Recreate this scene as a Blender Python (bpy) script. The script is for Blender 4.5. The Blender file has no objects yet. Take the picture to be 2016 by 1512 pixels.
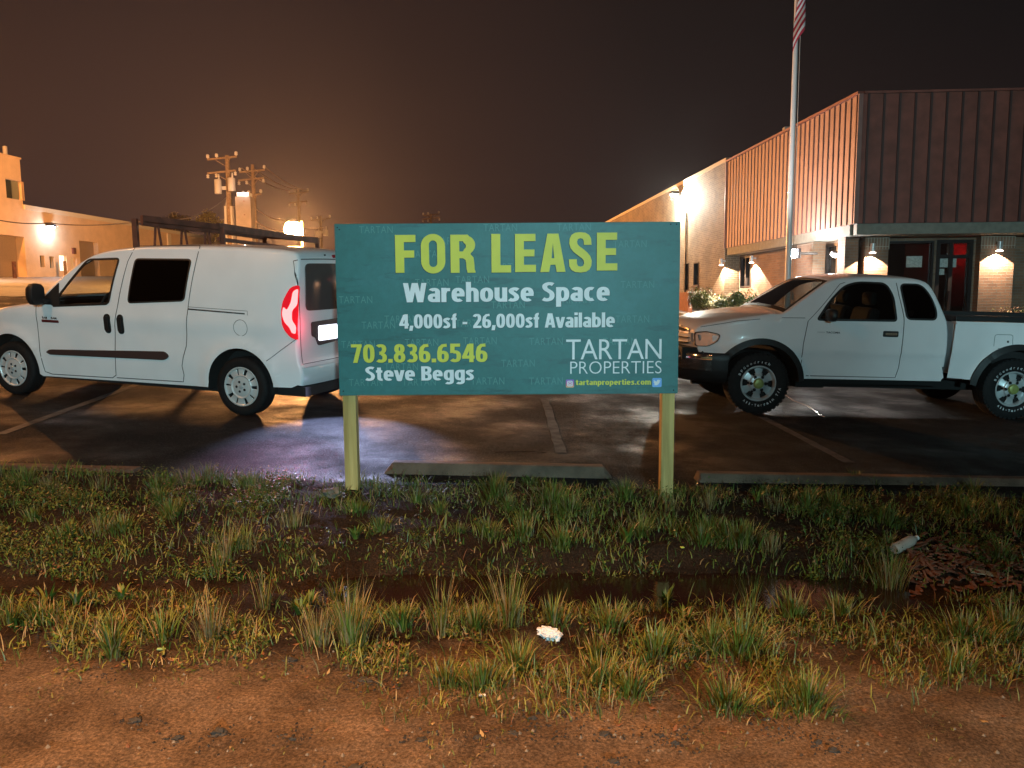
import bpy, bmesh, math, random
import numpy as np
from mathutils import Vector, Matrix, noise
R = math.radians
rnd = random.Random(7)
sc = bpy.context.scene
COL = sc.collection

# ------------------------------------------------------------------ camera
F = 1514.0; PITCH = R(6.37); ROLL = R(0.39); EZ = 1.5
cam_d = bpy.data.cameras.new('camera'); cam = bpy.data.objects.new('camera', cam_d); COL.objects.link(cam)
cam_d.sensor_width = 36.0; cam_d.lens = 36.0 * F / 2016.0
cam_d.clip_start = 0.05; cam_d.clip_end = 2000
cam.matrix_world = Matrix.Translation((0, 0, EZ)) @ Matrix.Rotation(math.pi / 2 - PITCH, 4, 'X') @ Matrix.Rotation(-ROLL, 4, 'Z')
sc.camera = cam

# ------------------------------------------------------------------ world (light-polluted night sky)
w = bpy.data.worlds.new('World'); sc.world = w; w.use_nodes = True
nt = w.node_tree; nt.nodes.clear()
def N(t, ty, **kw):
    n = t.nodes.new(ty)
    for k, v in kw.items(): setattr(n, k, v)
    return n
def ramp(t, fac, stops):
    n = N(t, 'ShaderNodeValToRGB'); t.links.new(fac, n.inputs['Fac'])
    el = n.color_ramp.elements
    while len(el) < len(stops): el.new(0.5)
    for e, (p, c) in zip(el, stops): e.position = p; e.color = (c[0], c[1], c[2], 1)
    return n.outputs['Color']
out = N(nt, 'ShaderNodeOutputWorld'); bg = N(nt, 'ShaderNodeBackground'); tc = N(nt, 'ShaderNodeTexCoord'); sp = N(nt, 'ShaderNodeSeparateXYZ')
nt.links.new(tc.outputs['Generated'], sp.inputs[0])
colr = ramp(nt, sp.outputs['Z'], [(0.0, (.040, .022, .020)), (0.12, (.024, .0155, .0150)), (0.3, (.0115, .0100, .0105)), (0.6, (.008, .0072, .0078)), (1, (.007, .0062, .0068))])
dt = N(nt, 'ShaderNodeVectorMath', operation='DOT_PRODUCT'); nt.links.new(tc.outputs['Generated'], dt.inputs[0])
dv = Vector((-.36, .92, .14)).normalized(); dt.inputs[1].default_value = dv
warm = ramp(nt, dt.outputs['Value'], [(0.6, (0, 0, 0)), (0.85, (.010, .005, .004)), (0.96, (.030, .014, .011)), (1, (.055, .026, .020))])
ad = N(nt, 'ShaderNodeMixRGB', blend_type='ADD'); ad.inputs[0].default_value = 1
nt.links.new(colr, ad.inputs[1]); nt.links.new(warm, ad.inputs[2])
nt.links.new(ad.outputs[0], bg.inputs['Color']); bg.inputs['Strength'].default_value = 0.62
nt.links.new(bg.outputs[0], out.inputs['Surface'])

sc.view_settings.view_transform = 'Standard'; sc.view_settings.look = 'None'
sc.view_settings.exposure = 0.0; sc.view_settings.gamma = 1.0
sc.render.engine = 'CYCLES'
cy = sc.cycles
cy.use_denoising = True; cy.max_bounces = 6; cy.diffuse_bounces = 2; cy.glossy_bounces = 3; cy.transmission_bounces = 4
cy.transparent_max_bounces = 16; cy.volume_bounces = 0; cy.sample_clamp_indirect = 4; cy.caustics_reflective = False; cy.caustics_refractive = False

SODIUM = (1.0, .43, .14); COOL = (.50, .92, 1.0); WHITE = (1, .97, .9); WARM = (1, .72, .5)
def light(name, kind, loc, power, color, size=.15, parent=None, direction=None, spot=60, blend=.3):
    d = bpy.data.lights.new(name, kind); d.energy = power; d.color = color
    if kind in ('POINT', 'SPOT'): d.shadow_soft_size = size
    if kind == 'AREA': d.size = size
    if kind == 'SPOT': d.spot_size = R(spot); d.spot_blend = blend
    o = bpy.data.objects.new(name, d); COL.objects.link(o); o.location = loc
    if direction is not None: o.rotation_euler = Vector(direction).to_track_quat('-Z', 'Y').to_euler()
    if parent: o.parent = parent
    return o

# ------------------------------------------------------------------ pixel -> world helpers (layout measured off the photograph)
def ray(px, py):
    u = px - 1008; v = py - 756
    u, v = u * math.cos(ROLL) - v * math.sin(ROLL), u * math.sin(ROLL) + v * math.cos(ROLL)
    up = -v / F
    return Vector((u / F, math.cos(PITCH) + up * math.sin(PITCH), up * math.cos(PITCH) - math.sin(PITCH)))
def at(px, py, Y):
    r = ray(px, py); return Vector((0, 0, EZ)) + r * (Y / r.y)
def onplane(px, py, o, d):
    r = ray(px, py); det = -r.x * d[1] + d[0] * r.y
    t = (o[0] * (-d[1]) + d[0] * o[1]) / det
    s = (t * r.x - o[0]) / d[0] if abs(d[0]) > abs(d[1]) else (t * r.y - o[1]) / d[1]
    return s, EZ + r.z * t
def G(x, y):
    y2 = min(y, 110); x2 = max(-60, min(60, x))
    return 0.15 - .033 * x2 + .038 * (y2 - 8)
def gpx(px, py):
    r = ray(px, py); t = (.15 - .304 - EZ) / (r.z + .033 * r.x - .038 * r.y)
    return Vector((r.x * t, r.y * t, EZ + r.z * t))

# ------------------------------------------------------------------ materials
def mat(name, col, rough=.6, metal=0, var=0, scale=8, bump=0, bscale=None, coat=0, emit=None, estr=0, spec=None, detail=6, col2=None, stretch=None):
    m = bpy.data.materials.new(name); m.use_nodes = True; t = m.node_tree; b = t.nodes['Principled BSDF']
    b.inputs['Base Color'].default_value = (*col, 1); b.inputs['Roughness'].default_value = rough; b.inputs['Metallic'].default_value = metal
    if coat: b.inputs['Coat Weight'].default_value = coat; b.inputs['Coat Roughness'].default_value = .04
    if spec is not None: b.inputs['Specular IOR Level'].default_value = spec
    if emit: b.inputs['Emission Color'].default_value = (*emit, 1); b.inputs['Emission Strength'].default_value = estr
    if var or bump or col2:
        tcn = N(t, 'ShaderNodeTexCoord'); src = tcn.outputs['Object']
        if stretch:
            mp = N(t, 'ShaderNodeMapping'); mp.inputs['Scale'].default_value = stretch; t.links.new(src, mp.inputs[0]); src = mp.outputs[0]
        no = N(t, 'ShaderNodeTexNoise'); no.inputs['Scale'].default_value = scale; no.inputs['Detail'].default_value = detail
        t.links.new(src, no.inputs['Vector'])
        c2 = col2 or tuple(c * (1 + var) for c in col); c1 = col if col2 else tuple(c * (1 - var) for c in col)
        t.links.new(ramp(t, no.outputs['Fac'], [(.35, c1), (.65, c2)]), b.inputs['Base Color'])
        if bump:
            nb = N(t, 'ShaderNodeTexNoise'); nb.inputs['Scale'].default_value = bscale or scale * 4; nb.inputs['Detail'].default_value = 5
            t.links.new(src, nb.inputs['Vector'])
            bp = N(t, 'ShaderNodeBump'); bp.inputs['Strength'].default_value = bump; bp.inputs['Distance'].default_value = .02
            t.links.new(nb.outputs['Fac'], bp.inputs['Height']); t.links.new(bp.outputs[0], b.inputs['Normal'])
    return m
def glass(name, tint, rough=.02, painted_sheen=0.0, refl=1.0):
    m = bpy.data.materials.new(name); m.use_nodes = True; t = m.node_tree; t.nodes.clear()
    o = N(t, 'ShaderNodeOutputMaterial'); tr = N(t, 'ShaderNodeBsdfTransparent'); gl = N(t, 'ShaderNodeBsdfGlossy'); lw = N(t, 'ShaderNodeLayerWeight'); lw.inputs[0].default_value = .5; pw = N(t, 'ShaderNodeMath', operation='POWER'); t.links.new(lw.outputs['Facing'], pw.inputs[0]); pw.inputs[1].default_value = 4.5; fr = N(t, 'ShaderNodeMath', operation='MULTIPLY_ADD'); t.links.new(pw.outputs[0], fr.inputs[0]); fr.inputs[1].default_value = .85; fr.inputs[2].default_value = .045
    tr.inputs[0].default_value = (*tint, 1); gl.inputs['Roughness'].default_value = rough; gl.inputs['Color'].default_value = (refl, refl, refl, 1)
    mx = N(t, 'ShaderNodeMixShader'); t.links.new(fr.outputs[0], mx.inputs[0]); t.links.new(tr.outputs[0], mx.inputs[1]); t.links.new(gl.outputs[0], mx.inputs[2])
    last = mx.outputs[0]
    if painted_sheen:  # diffuse layer stands in for glow reflected in the pane
        df = N(t, 'ShaderNodeBsdfDiffuse'); df.inputs[0].default_value = (.5, .42, .4, 1); m2 = N(t, 'ShaderNodeMixShader'); m2.inputs[0].default_value = painted_sheen
        t.links.new(last, m2.inputs[1]); t.links.new(df.outputs[0], m2.inputs[2]); last = m2.outputs[0]
    t.links.new(last, o.inputs['Surface'])
    return m
def brick(name, c1, c2, mortar, bw=.203, bh=.0677, vertical=False, bump=.5):
    m = bpy.data.materials.new(name); m.use_nodes = True; t = m.node_tree; b = t.nodes['Principled BSDF']; b.inputs['Roughness'].default_value = .8
    uv = N(t, 'ShaderNodeUVMap'); uv.uv_map = 'UVMap'
    br = N(t, 'ShaderNodeTexBrick'); br.inputs['Scale'].default_value = 1; br.inputs['Brick Width'].default_value = bw; br.inputs['Row Height'].default_value = bh
    br.inputs['Mortar Size'].default_value = .006; br.inputs['Mortar Smooth'].default_value = .2
    br.inputs['Color1'].default_value = (*c1, 1); br.inputs['Color2'].default_value = (*c2, 1); br.inputs['Mortar'].default_value = (*mortar, 1)
    src = uv.outputs[0]
    if vertical: br.offset = 0
    t.links.new(src, br.inputs['Vector'])
    no = N(t, 'ShaderNodeTexNoise'); no.inputs['Scale'].default_value = 1.3; no.inputs['Detail'].default_value = 8; t.links.new(src, no.inputs['Vector'])
    mx = N(t, 'ShaderNodeMixRGB', blend_type='MULTIPLY'); mx.inputs[0].default_value = .8
    t.links.new(br.outputs['Color'], mx.inputs[1]); t.links.new(ramp(t, no.outputs['Fac'], [(.3, (.6, .6, .6)), (.7, (1.25, 1.2, 1.15))]), mx.inputs[2])
    t.links.new(mx.outputs[0], b.inputs['Base Color'])
    bp = N(t, 'ShaderNodeBump', invert=True); bp.inputs['Strength'].default_value = bump; bp.inputs['Distance'].default_value = .01
    t.links.new(br.outputs['Fac'], bp.inputs['Height']); t.links.new(bp.outputs[0], b.inputs['Normal'])
    return m

def dirt_material():
    m = bpy.data.materials.new('dirt'); m.use_nodes = True; t = m.node_tree; b = t.nodes['Principled BSDF']
    tcn = N(t, 'ShaderNodeTexCoord'); P = tcn.outputs['Object']
    def nz(s, d=8, r=.6):
        n = N(t, 'ShaderNodeTexNoise'); n.inputs['Scale'].default_value = s; n.inputs['Detail'].default_value = d; n.inputs['Roughness'].default_value = r
        t.links.new(P, n.inputs['Vector']); return n.outputs['Fac']
    base = ramp(t, nz(2.2), [(.33, (.11, .075, .048)), (.5, (.22, .155, .10)), (.66, (.33, .235, .155))])
    fine = ramp(t, nz(90, 4, .7), [(.34, (.35, .33, .32)), (.5, (.95, .95, .95)), (.66, (1.9, 1.8, 1.75))])
    mx = N(t, 'ShaderNodeMixRGB', blend_type='MULTIPLY'); mx.inputs[0].default_value = .85; t.links.new(base, mx.inputs[1]); t.links.new(fine, mx.inputs[2])
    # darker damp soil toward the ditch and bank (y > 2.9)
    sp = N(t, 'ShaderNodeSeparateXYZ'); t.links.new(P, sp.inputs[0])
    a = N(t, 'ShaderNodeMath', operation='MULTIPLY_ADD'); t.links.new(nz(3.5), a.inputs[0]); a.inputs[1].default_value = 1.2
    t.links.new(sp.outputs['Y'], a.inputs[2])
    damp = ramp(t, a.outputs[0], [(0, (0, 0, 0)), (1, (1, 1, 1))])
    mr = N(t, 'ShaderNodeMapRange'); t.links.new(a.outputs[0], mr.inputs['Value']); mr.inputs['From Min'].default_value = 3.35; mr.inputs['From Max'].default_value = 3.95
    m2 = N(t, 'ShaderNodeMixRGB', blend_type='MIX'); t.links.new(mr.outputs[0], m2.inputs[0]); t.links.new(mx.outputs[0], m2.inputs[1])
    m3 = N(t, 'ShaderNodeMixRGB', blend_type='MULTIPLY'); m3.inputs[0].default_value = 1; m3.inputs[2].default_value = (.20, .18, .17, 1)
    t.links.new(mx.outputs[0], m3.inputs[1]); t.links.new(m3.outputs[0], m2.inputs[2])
    t.links.new(m2.outputs[0], b.inputs['Base Color']); b.inputs['Roughness'].default_value = .9; b.inputs['Specular IOR Level'].default_value = .12
    vo = N(t, 'ShaderNodeTexVoronoi'); vo.inputs['Scale'].default_value = 38; t.links.new(P, vo.inputs['Vector'])
    s = N(t, 'ShaderNodeMath', operation='ADD'); t.links.new(nz(13, 15, .82), s.inputs[0])
    s2 = N(t, 'ShaderNodeMath', operation='MULTIPLY'); s2.inputs[1].default_value = -.12; t.links.new(vo.outputs['Distance'], s2.inputs[0]); t.links.new(s2.outputs[0], s.inputs[1])
    bp = N(t, 'ShaderNodeBump'); bp.inputs['Strength'].default_value = 1; bp.inputs['Distance'].default_value = .06
    t.links.new(s.outputs[0], bp.inputs['Height']); t.links.new(bp.outputs[0], b.inputs['Normal'])
    return m
def asphalt_material():
    m = bpy.data.materials.new('wet_asphalt'); m.use_nodes = True; t = m.node_tree; b = t.nodes['Principled BSDF']
    P = N(t, 'ShaderNodeTexCoord').outputs['Object']
    def nz(s, d=8, r=.6):
        n = N(t, 'ShaderNodeTexNoise'); n.inputs['Scale'].default_value = s; n.inputs['Detail'].default_value = d; n.inputs['Roughness'].default_value = r
        t.links.new(P, n.inputs['Vector']); return n.outputs['Fac']
    c = ramp(t, nz(1.1), [(.3, (.0065, .0075, .0085)), (.7, (.016, .018, .020))])
    f = ramp(t, nz(70, 3, .7), [(.35, (.4, .4, .4)), (.55, (1, 1, 1)), (.66, (4.5, 4.5, 4.5))])  # bright flecks put into the colour as wet sparkle
    mx = N(t, 'ShaderNodeMixRGB', blend_type='MULTIPLY'); mx.inputs[0].default_value = .9; t.links.new(c, mx.inputs[1]); t.links.new(f, mx.inputs[2])
    t.links.new(mx.outputs[0], b.inputs['Base Color']); b.inputs['Specular IOR Level'].default_value = .10; b.inputs['Specular Tint'].default_value = (.75, .85, 1, 1)
    rr = N(t, 'ShaderNodeMapRange'); t.links.new(nz(.9, 6), rr.inputs['Value']); rr.inputs['From Min'].default_value = .36; rr.inputs['From Max'].default_value = .60
    rr.inputs['To Min'].default_value = .36; rr.inputs['To Max'].default_value = .85; t.links.new(rr.outputs[0], b.inputs['Roughness'])
    bp = N(t, 'ShaderNodeBump'); bp.inputs['Strength'].default_value = 1; bp.inputs['Distance'].default_value = .02
    t.links.new(nz(95, 5, .75), bp.inputs['Height']); t.links.new(bp.outputs[0], b.inputs['Normal'])
    return m

M = {}
M['dirt'] = dirt_material(); M['asphalt'] = asphalt_material()
M['paint'] = mat('white_car_paint', (.84, .82, .83), .32, coat=.7, var=.03, scale=3)
M['dark_in'] = mat('dark_interior', (.006, .006, .0065), .85)
M['black'] = mat('black_plastic', (.010, .0095, .010), .5, bump=.1, bscale=90, var=.2)
M['blackmatte'] = mat('black_void', (.006, .006, .006), .9)
M['rubber'] = mat('rubber', (.008, .008, .0085), .75, spec=.25, var=.25, scale=30)
M['chrome'] = mat('chrome', (.75, .75, .76), .12, 1)
M['silver'] = mat('silver_alloy', (.50, .52, .53), .35, .35, var=.06)
M['cover'] = mat('silver_cover', (.62, .61, .60), .38, .25)
M['glass'] = glass('tinted_glass', (.80, .82, .81))
M['dglass'] = glass('privacy_glass', (.02, .02, .02), refl=.75)
M['rglass'] = glass('rear_glass_painted_sheen', (.16, .13, .12), .06, .16)  # pale diffuse share paints the sky glow seen in this pane
M['bglass'] = glass('storefront_glass', (.42, .42, .42), .03)
M['seam'] = mat('panel_gap', (.035, .03, .03), .8)
M['redlens'] = mat('red_lens', (.45, .006, .012), .12, coat=.6, emit=(1, .015, .03), estr=.55)
M['tglass'] = glass('truck_glass', (.5, .53, .52))
M['redhot'] = mat('lit_bulb_zone', (.9, .3, .3), .2, emit=(1, .16, .16), estr=3.2)
M['redoff'] = mat('red_lens_off', (.4, .02, .03), .15, coat=.6)
M['plate'] = mat('plate_painted_glow', (.8, .82, .9), .3, emit=(.82, .86, 1), estr=2.2)  # plate emission stands in for its lamp's light
M['lens'] = mat('clear_lens', (.55, .55, .56), .08, .5, coat=.9)
M['amber'] = mat('amber_lens', (.7, .25, .06), .15, coat=.8)
M['wood'] = mat('treated_wood', (.34, .23, .065), .7, col2=(.62, .45, .16), scale=14, bump=.35, bscale=50, stretch=(1, 1, .07))
M['concrete'] = mat('concrete', (.12, .075, .05), .9, var=.35, scale=5, bump=.6, bscale=60)
M['kerb'] = mat('old_concrete', (.15, .13, .11), .9, var=.4, scale=4, bump=.6, bscale=60)
M['rust'] = mat('rusty_steel', (.10, .035, .022), .75, var=.4, scale=6, bump=.2)
M['pole'] = mat('weathered_pole', (.16, .11, .07), .85, var=.3, scale=6, bump=.3)
M['porc'] = mat('porcelain', (.5, .48, .45), .3)
M['tank'] = mat('transformer_grey', (.38, .38, .37), .5)
M['alu'] = mat('white_painted_aluminium', (.80, .80, .80), .3)
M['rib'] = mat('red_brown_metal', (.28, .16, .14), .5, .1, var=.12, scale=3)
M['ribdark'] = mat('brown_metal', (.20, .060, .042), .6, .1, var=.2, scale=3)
M['band'] = mat('painted_band', (.20, .20, .165), .7, var=.12)
M['trim'] = mat('dark_bronze_frame', (.022, .018, .018), .4, .4)
M['brick'] = brick('brown_brick', (.20, .115, .075), (.27, .16, .10), (.20, .19, .16))
M['bricktan'] = brick('tan_brick', (.20, .155, .10), (.13, .10, .065), (.27, .24, .18))
M['soldier'] = brick('soldier_brick', (.20, .125, .085), (.26, .16, .11), (.42, .42, .36), bw=.0677, bh=.203, vertical=True)
M['stucco'] = mat('tan_block_wall', (.62, .46, .29), .85, var=.08, scale=1.2, bump=.15)
M['cream'] = mat('cream_cap', (.62, .58, .46), .7)
M['doorgrey'] = mat('roller_door', (.24, .18, .12), .7, var=.05)
M['winout'] = mat('dark_window', (.03, .04, .035), .12, coat=.4)
M['winlit'] = mat('lit_window', (.8, .75, .6), .5, emit=(1, .95, .8), estr=1.3)
M['leaf1'] = mat('grass_green', (.075, .120, .013), .55, var=.35, scale=9)
M['leaf2'] = mat('grass_olive', (.15, .155, .024), .6, var=.3, scale=9)
M['leaf3'] = mat('grass_straw', (.24, .17, .075), .7, var=.3, scale=9)
M['leaf4'] = mat('weed_green', (.045, .095, .018), .5, var=.4, scale=7)
M['leaf5'] = mat('dead_leaf', (.14, .06, .028), .8, var=.4, scale=9)
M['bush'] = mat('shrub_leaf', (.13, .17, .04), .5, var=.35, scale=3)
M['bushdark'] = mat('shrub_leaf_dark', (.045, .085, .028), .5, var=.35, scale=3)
M['bushpinklit'] = mat('shrub_leaf_pink_lit', (.30, .20, .12), .6, var=.3, scale=3)  # pink lamplight put into the leaf colour
M['bark'] = mat('bark', (.08, .05, .03), .9)
M['water'] = mat('muddy_water', (.018, .009, .006), .08, var=.2, scale=3, bump=.05, bscale=12)
M['stone'] = mat('stone', (.15, .13, .10), .85, var=.3, scale=14, bump=.5, bscale=50)
M['clod'] = mat('dark_clod', (.032, .030, .026), .9, var=.4, scale=20, bump=.6, bscale=60)
M['paper'] = mat('white_paper', (.72, .70, .68), .8, var=.08)
M['clearpl'] = mat('clear_plastic', (.45, .38, .32), .18, coat=.6)
M['chip'] = mat('bark_chip', (.20, .075, .040), .85, var=.35, scale=11)
M['paintline'] = mat('worn_line_paint', (.085, .08, .078), .75, scale=9, col2=(.022, .020, .020))
M['light_pool'] = mat('pale_light_pool', (.28, .29, .26), .6, var=.2, scale=2, bump=.2)  # pale ground colour standing in for lamp light pooled on the lot

def emis(name, col, s):
    return mat(name, (.8, .8, .8), .5, emit=col, estr=s)
M['em_sod'] = emis('sodium_lamp', (1, .43, .14), 4200); M['em_white'] = emis('white_lamp', (1, 1, .98), 40)
M['em_blue'] = emis('blue_white_lamp', (.75, .82, 1), 60); M['em_warm'] = emis('warm_lamp', (1, .85, .7), 8)

# ------------------------------------------------------------------ mesh helpers
def tag(o, label=None, cat=None, group=None, kind=None):
    if label: o['label'] = label
    if cat: o['category'] = cat
    if group: o['group'] = group
    if kind: o['kind'] = kind
    return o
def empty(name, loc=(0, 0, 0), rz=0, parent=None, **k):
    o = bpy.data.objects.new(name, None); COL.objects.link(o); o.location = loc; o.rotation_euler = (0, 0, rz); o.empty_display_size = .2
    if parent: o.parent = parent
    return tag(o, **k)
class MB:
    def __init__(s): s.v = []; s.f = []; s.uv = []; s.mi = []; s.m = 0
    def face(s, pts, uv=None):
        n = len(s.v); s.v += [tuple(p) for p in pts]; s.f.append(tuple(range(n, n + len(pts)))); s.uv.append(uv); s.mi.append(s.m)
    def quad(s, a, b, c, d, uv=None): s.face((a, b, c, d), uv)
    def raw(s, vs, fs):
        n = len(s.v); s.v += [tuple(p) for p in vs]
        for f in fs: s.f.append(tuple(n + i for i in f)); s.uv.append(None); s.mi.append(s.m)
    def box(s, c, d, rot=None):
        c = Vector(c); hx, hy, hz = d[0] / 2, d[1] / 2, d[2] / 2
        vs = [Vector((x, y, z)) for x in (-hx, hx) for y in (-hy, hy) for z in (-hz, hz)]
        if rot is not None: vs = [rot @ v for v in vs]
        s.raw([v + c for v in vs], [(0, 1, 3, 2), (4, 6, 7, 5), (0, 4, 5, 1), (2, 3, 7, 6), (0, 2, 6, 4), (1, 5, 7, 3)]); return s
    def bar(s, a, b, wd, hd, up=(0, 0, 1)):
        a = Vector(a); b = Vector(b); d = (b - a); L = d.length; x = d / L; u = Vector(up); y = u.cross(x)
        if y.length < 1e-4: y = Vector((0, 1, 0)).cross(x)
        y.normalize(); z = x.cross(y); s.box((a + b) / 2, (L, wd, hd), Matrix((x, y, z)).transposed()); return s
    def tube(s, pts, rad, n=10, caps=True):
        pts = [Vector(p) for p in pts]; rad = rad if isinstance(rad, (list, tuple)) else [rad] * len(pts)
        vs = []; prev = None
        for i, p in enumerate(pts):
            d = (pts[min(i + 1, len(pts) - 1)] - pts[max(i - 1, 0)]).normalized()
            if prev is None: a = d.orthogonal().normalized()
            else: a = (prev - d * prev.dot(d)).normalized()
            prev = a; b = d.cross(a)
            for k in range(n):
                t = 2 * math.pi * k / n; vs.append(p + (a * math.cos(t) + b * math.sin(t)) * rad[i])
        fs = [(i * n + k, i * n + (k + 1) % n, (i + 1) * n + (k + 1) % n, (i + 1) * n + k) for i in range(len(pts) - 1) for k in range(n)]
        if caps: fs += [tuple(range(n - 1, -1, -1)), tuple(range((len(pts) - 1) * n, len(pts) * n))]
        s.raw(vs, fs); return s
    def lathe(s, prof, n=48, axis='Z', o=(0, 0, 0), sgn=1):
        o = Vector(o); vs = []
        for (r, h) in prof:
            for k in range(n):
                t = 2 * math.pi * k / n; c, q = r * math.cos(t), r * math.sin(t)
                vs.append(o + (Vector((c, q, h)) if axis == 'Z' else Vector((c, h * sgn, q))))
        m = len(prof)
        s.raw(vs, [(i * n + k, i * n + (k + 1) % n, (i + 1) * n + (k + 1) % n, (i + 1) * n + k) for i in range(m - 1) for k in range(n)]); return s
    def build(s, name, m, parent=None, smooth=False, merge=False, bevel=0, solid=0, cnorm=None, **k):
        me = bpy.data.meshes.new(name); me.from_pydata(s.v, [], s.f)
        ms = m if isinstance(m, (list, tuple)) else [m]
        for x in ms: me.materials.append(x)
        if len(ms) > 1: me.polygons.foreach_set('material_index', s.mi)
        if any(u is not None for u in s.uv):
            l = me.uv_layers.new(name='UVMap')
            for p, u in zip(me.polygons, s.uv):
                if u is None:
                    for li in p.loop_indices:
                        co = me.vertices[me.loops[li].vertex_index].co; l.data[li].uv = (co.x + co.y, co.z)
                else:
                    for li, q in zip(p.loop_indices, u): l.data[li].uv = q
        bm = bmesh.new(); bm.from_mesh(me)
        lo = [v for v in bm.verts if not v.link_faces]
        if lo: bmesh.ops.delete(bm, geom=lo, context='VERTS')
        if merge: bmesh.ops.remove_doubles(bm, verts=bm.verts, dist=.0006)
        bmesh.ops.recalc_face_normals(bm, faces=bm.faces)
        bm.to_mesh(me); bm.free()
        if smooth:
            me.shade_smooth(); me.set_sharp_from_angle(angle=R(smooth if smooth is not True else 40))
        o = bpy.data.objects.new(name, me); COL.objects.link(o)
        if cnorm is not None:
            me.normals_split_custom_set_from_vertices([tuple(cnorm(v.co, v.normal)) for v in me.vertices])
        if parent: o.parent = parent
        if bevel:
            b = o.modifiers.new('b', 'BEVEL'); b.width = bevel; b.segments = 2; b.limit_method = 'ANGLE'; b.angle_limit = R(40)
        if solid:
            b = o.modifiers.new('s', 'SOLIDIFY'); b.thickness = solid; b.offset = -1
            if len(ms) > 1: b.material_offset = 1; b.material_offset_rim = 1
        return tag(o, **k)

def fill2d(outer, holes=(), us=(), vs=()):
    bm = bmesh.new(); edges = []
    for loop in [outer] + list(holes):
        vv = [bm.verts.new((p[0], p[1], 0)) for p in loop]
        for i in range(len(vv)): edges.append(bm.edges.new((vv[i], vv[(i + 1) % len(vv)])))
    bmesh.ops.triangle_fill(bm, use_beauty=True, use_dissolve=False, edges=edges)
    for u in us: bmesh.ops.bisect_plane(bm, geom=bm.verts[:] + bm.edges[:] + bm.faces[:], dist=1e-6, plane_co=(u, 0, 0), plane_no=(1, 0, 0))
    for v in vs: bmesh.ops.bisect_plane(bm, geom=bm.verts[:] + bm.edges[:] + bm.faces[:], dist=1e-6, plane_co=(0, v, 0), plane_no=(0, 1, 0))
    bm.verts.index_update()
    V_ = [(v.co.x, v.co.y) for v in bm.verts]; Fc = [tuple(v.index for v in f.verts) for f in bm.faces]
    B = [tuple(v.index for v in e.verts) for e in bm.edges if len(e.link_faces) == 1]
    bm.free(); return V_, Fc, B
def frange(a, b, st):
    n = max(1, int((b - a) / st)); return [a + (b - a) * i / n for i in range(1, n)]
def patch(mb, outer, mp, off=.004, base=-.004, holes=(), step=.12):
    us = [p[0] for p in outer]; vs_ = [p[1] for p in outer]
    V_, Fc, B = fill2d(outer, holes, frange(min(us), max(us), step), frange(min(vs_), max(vs_), step))
    n = len(V_); top = [mp(u, v, off) for u, v in V_]; bot = [mp(u, v, base) for u, v in V_]
    mb.raw(top + bot, Fc + [(a, b, b + n, a + n) for a, b in B]); return mb
def rrect(x0, z0, x1, z1, r=.03, n=5, skew=None):
    pts = []
    for cx, cz, a0 in ((x1 - r, z1 - r, 0), (x0 + r, z1 - r, 90), (x0 + r, z0 + r, 180), (x1 - r, z0 + r, 270)):
        for i in range(n + 1):
            a = R(a0 + 90 * i / n); pts.append((cx + r * math.cos(a), cz + r * math.sin(a)))
    return pts
def rpoly(pts, r=.04, n=5):
    out = []; L = len(pts)
    for i in range(L):
        p = Vector(pts[i][:2]); rr = pts[i][2] if len(pts[i]) > 2 else r
        a = Vector(pts[i - 1][:2]) - p; b = Vector(pts[(i + 1) % L][:2]) - p
        rr = min(rr, a.length * .45, b.length * .45); A = p + a.normalized() * rr; B_ = p + b.normalized() * rr
        for k in range(n + 1):
            t = k / n; q = A * (1 - t) ** 2 + p * 2 * t * (1 - t) + B_ * t * t; out.append((q.x, q.y))
    return out
def inset(poly, d):
    L = len(poly); area = sum(poly[i - 1][0] * poly[i][1] - poly[i][0] * poly[i - 1][1] for i in range(L)); sg = 1 if area > 0 else -1
    out = []
    for i in range(L):
        p = Vector(poly[i]); t = (Vector(poly[(i + 1) % L]) - Vector(poly[i - 1])).normalized()
        out.append(tuple(p + Vector((-t.y, t.x)) * d * sg))
    return out
def ribbon(mb, pts, wd, mp, off=.0015, closed=False):
    P = [Vector(p) for p in pts]; dens = []
    for i in range(len(P) - (0 if closed else 1)):
        a, b = P[i], P[(i + 1) % len(P)]; n = max(1, int((b - a).length / .04))
        dens += [a.lerp(b, k / n) for k in range(n)]
    if not closed: dens.append(P[-1])
    L = len(dens); vs = []
    for i in range(L):
        a = dens[(i - 1) % L] if closed or i else dens[0]; b = dens[(i + 1) % L] if closed or i < L - 1 else dens[-1]
        t = (b - a).normalized(); nn = Vector((-t.y, t.x)) * wd / 2
        for q in (dens[i] + nn, dens[i] - nn): vs.append(mp(q.x, q.y, off))
    mb.raw(vs, [(2 * i, 2 * ((i + 1) % L), 2 * ((i + 1) % L) + 1, 2 * i + 1) for i in range(L if closed else L - 1)])
def crom(keys, per=8):
    K = [np.array(k, float) for k in keys]; K = [2 * K[0] - K[1]] + K + [2 * K[-1] - K[-2]]; out = []
    for i in range(1, len(K) - 2):
        a, b, c, d = K[i - 1:i + 3]; n = max(2, int(np.hypot(*(c - b)[:2]) / .05)) if per is None else per
        for j in range(n):
            t = j / n; m1 = (c - a) * .5; m2 = (d - b) * .5
            out.append(b * (2 * t ** 3 - 3 * t * t + 1) + m1 * (t ** 3 - 2 * t * t + t) + c * (-2 * t ** 3 + 3 * t * t) + m2 * (t ** 3 - t * t))
    out.append(K[-2]); return out
def arc(cx, cz, r, a0, a1, n=20):
    return [(cx + r * math.cos(R(a0 + (a1 - a0) * i / n)), cz + r * math.sin(R(a0 + (a1 - a0) * i / n))) for i in range(n + 1)]

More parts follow.
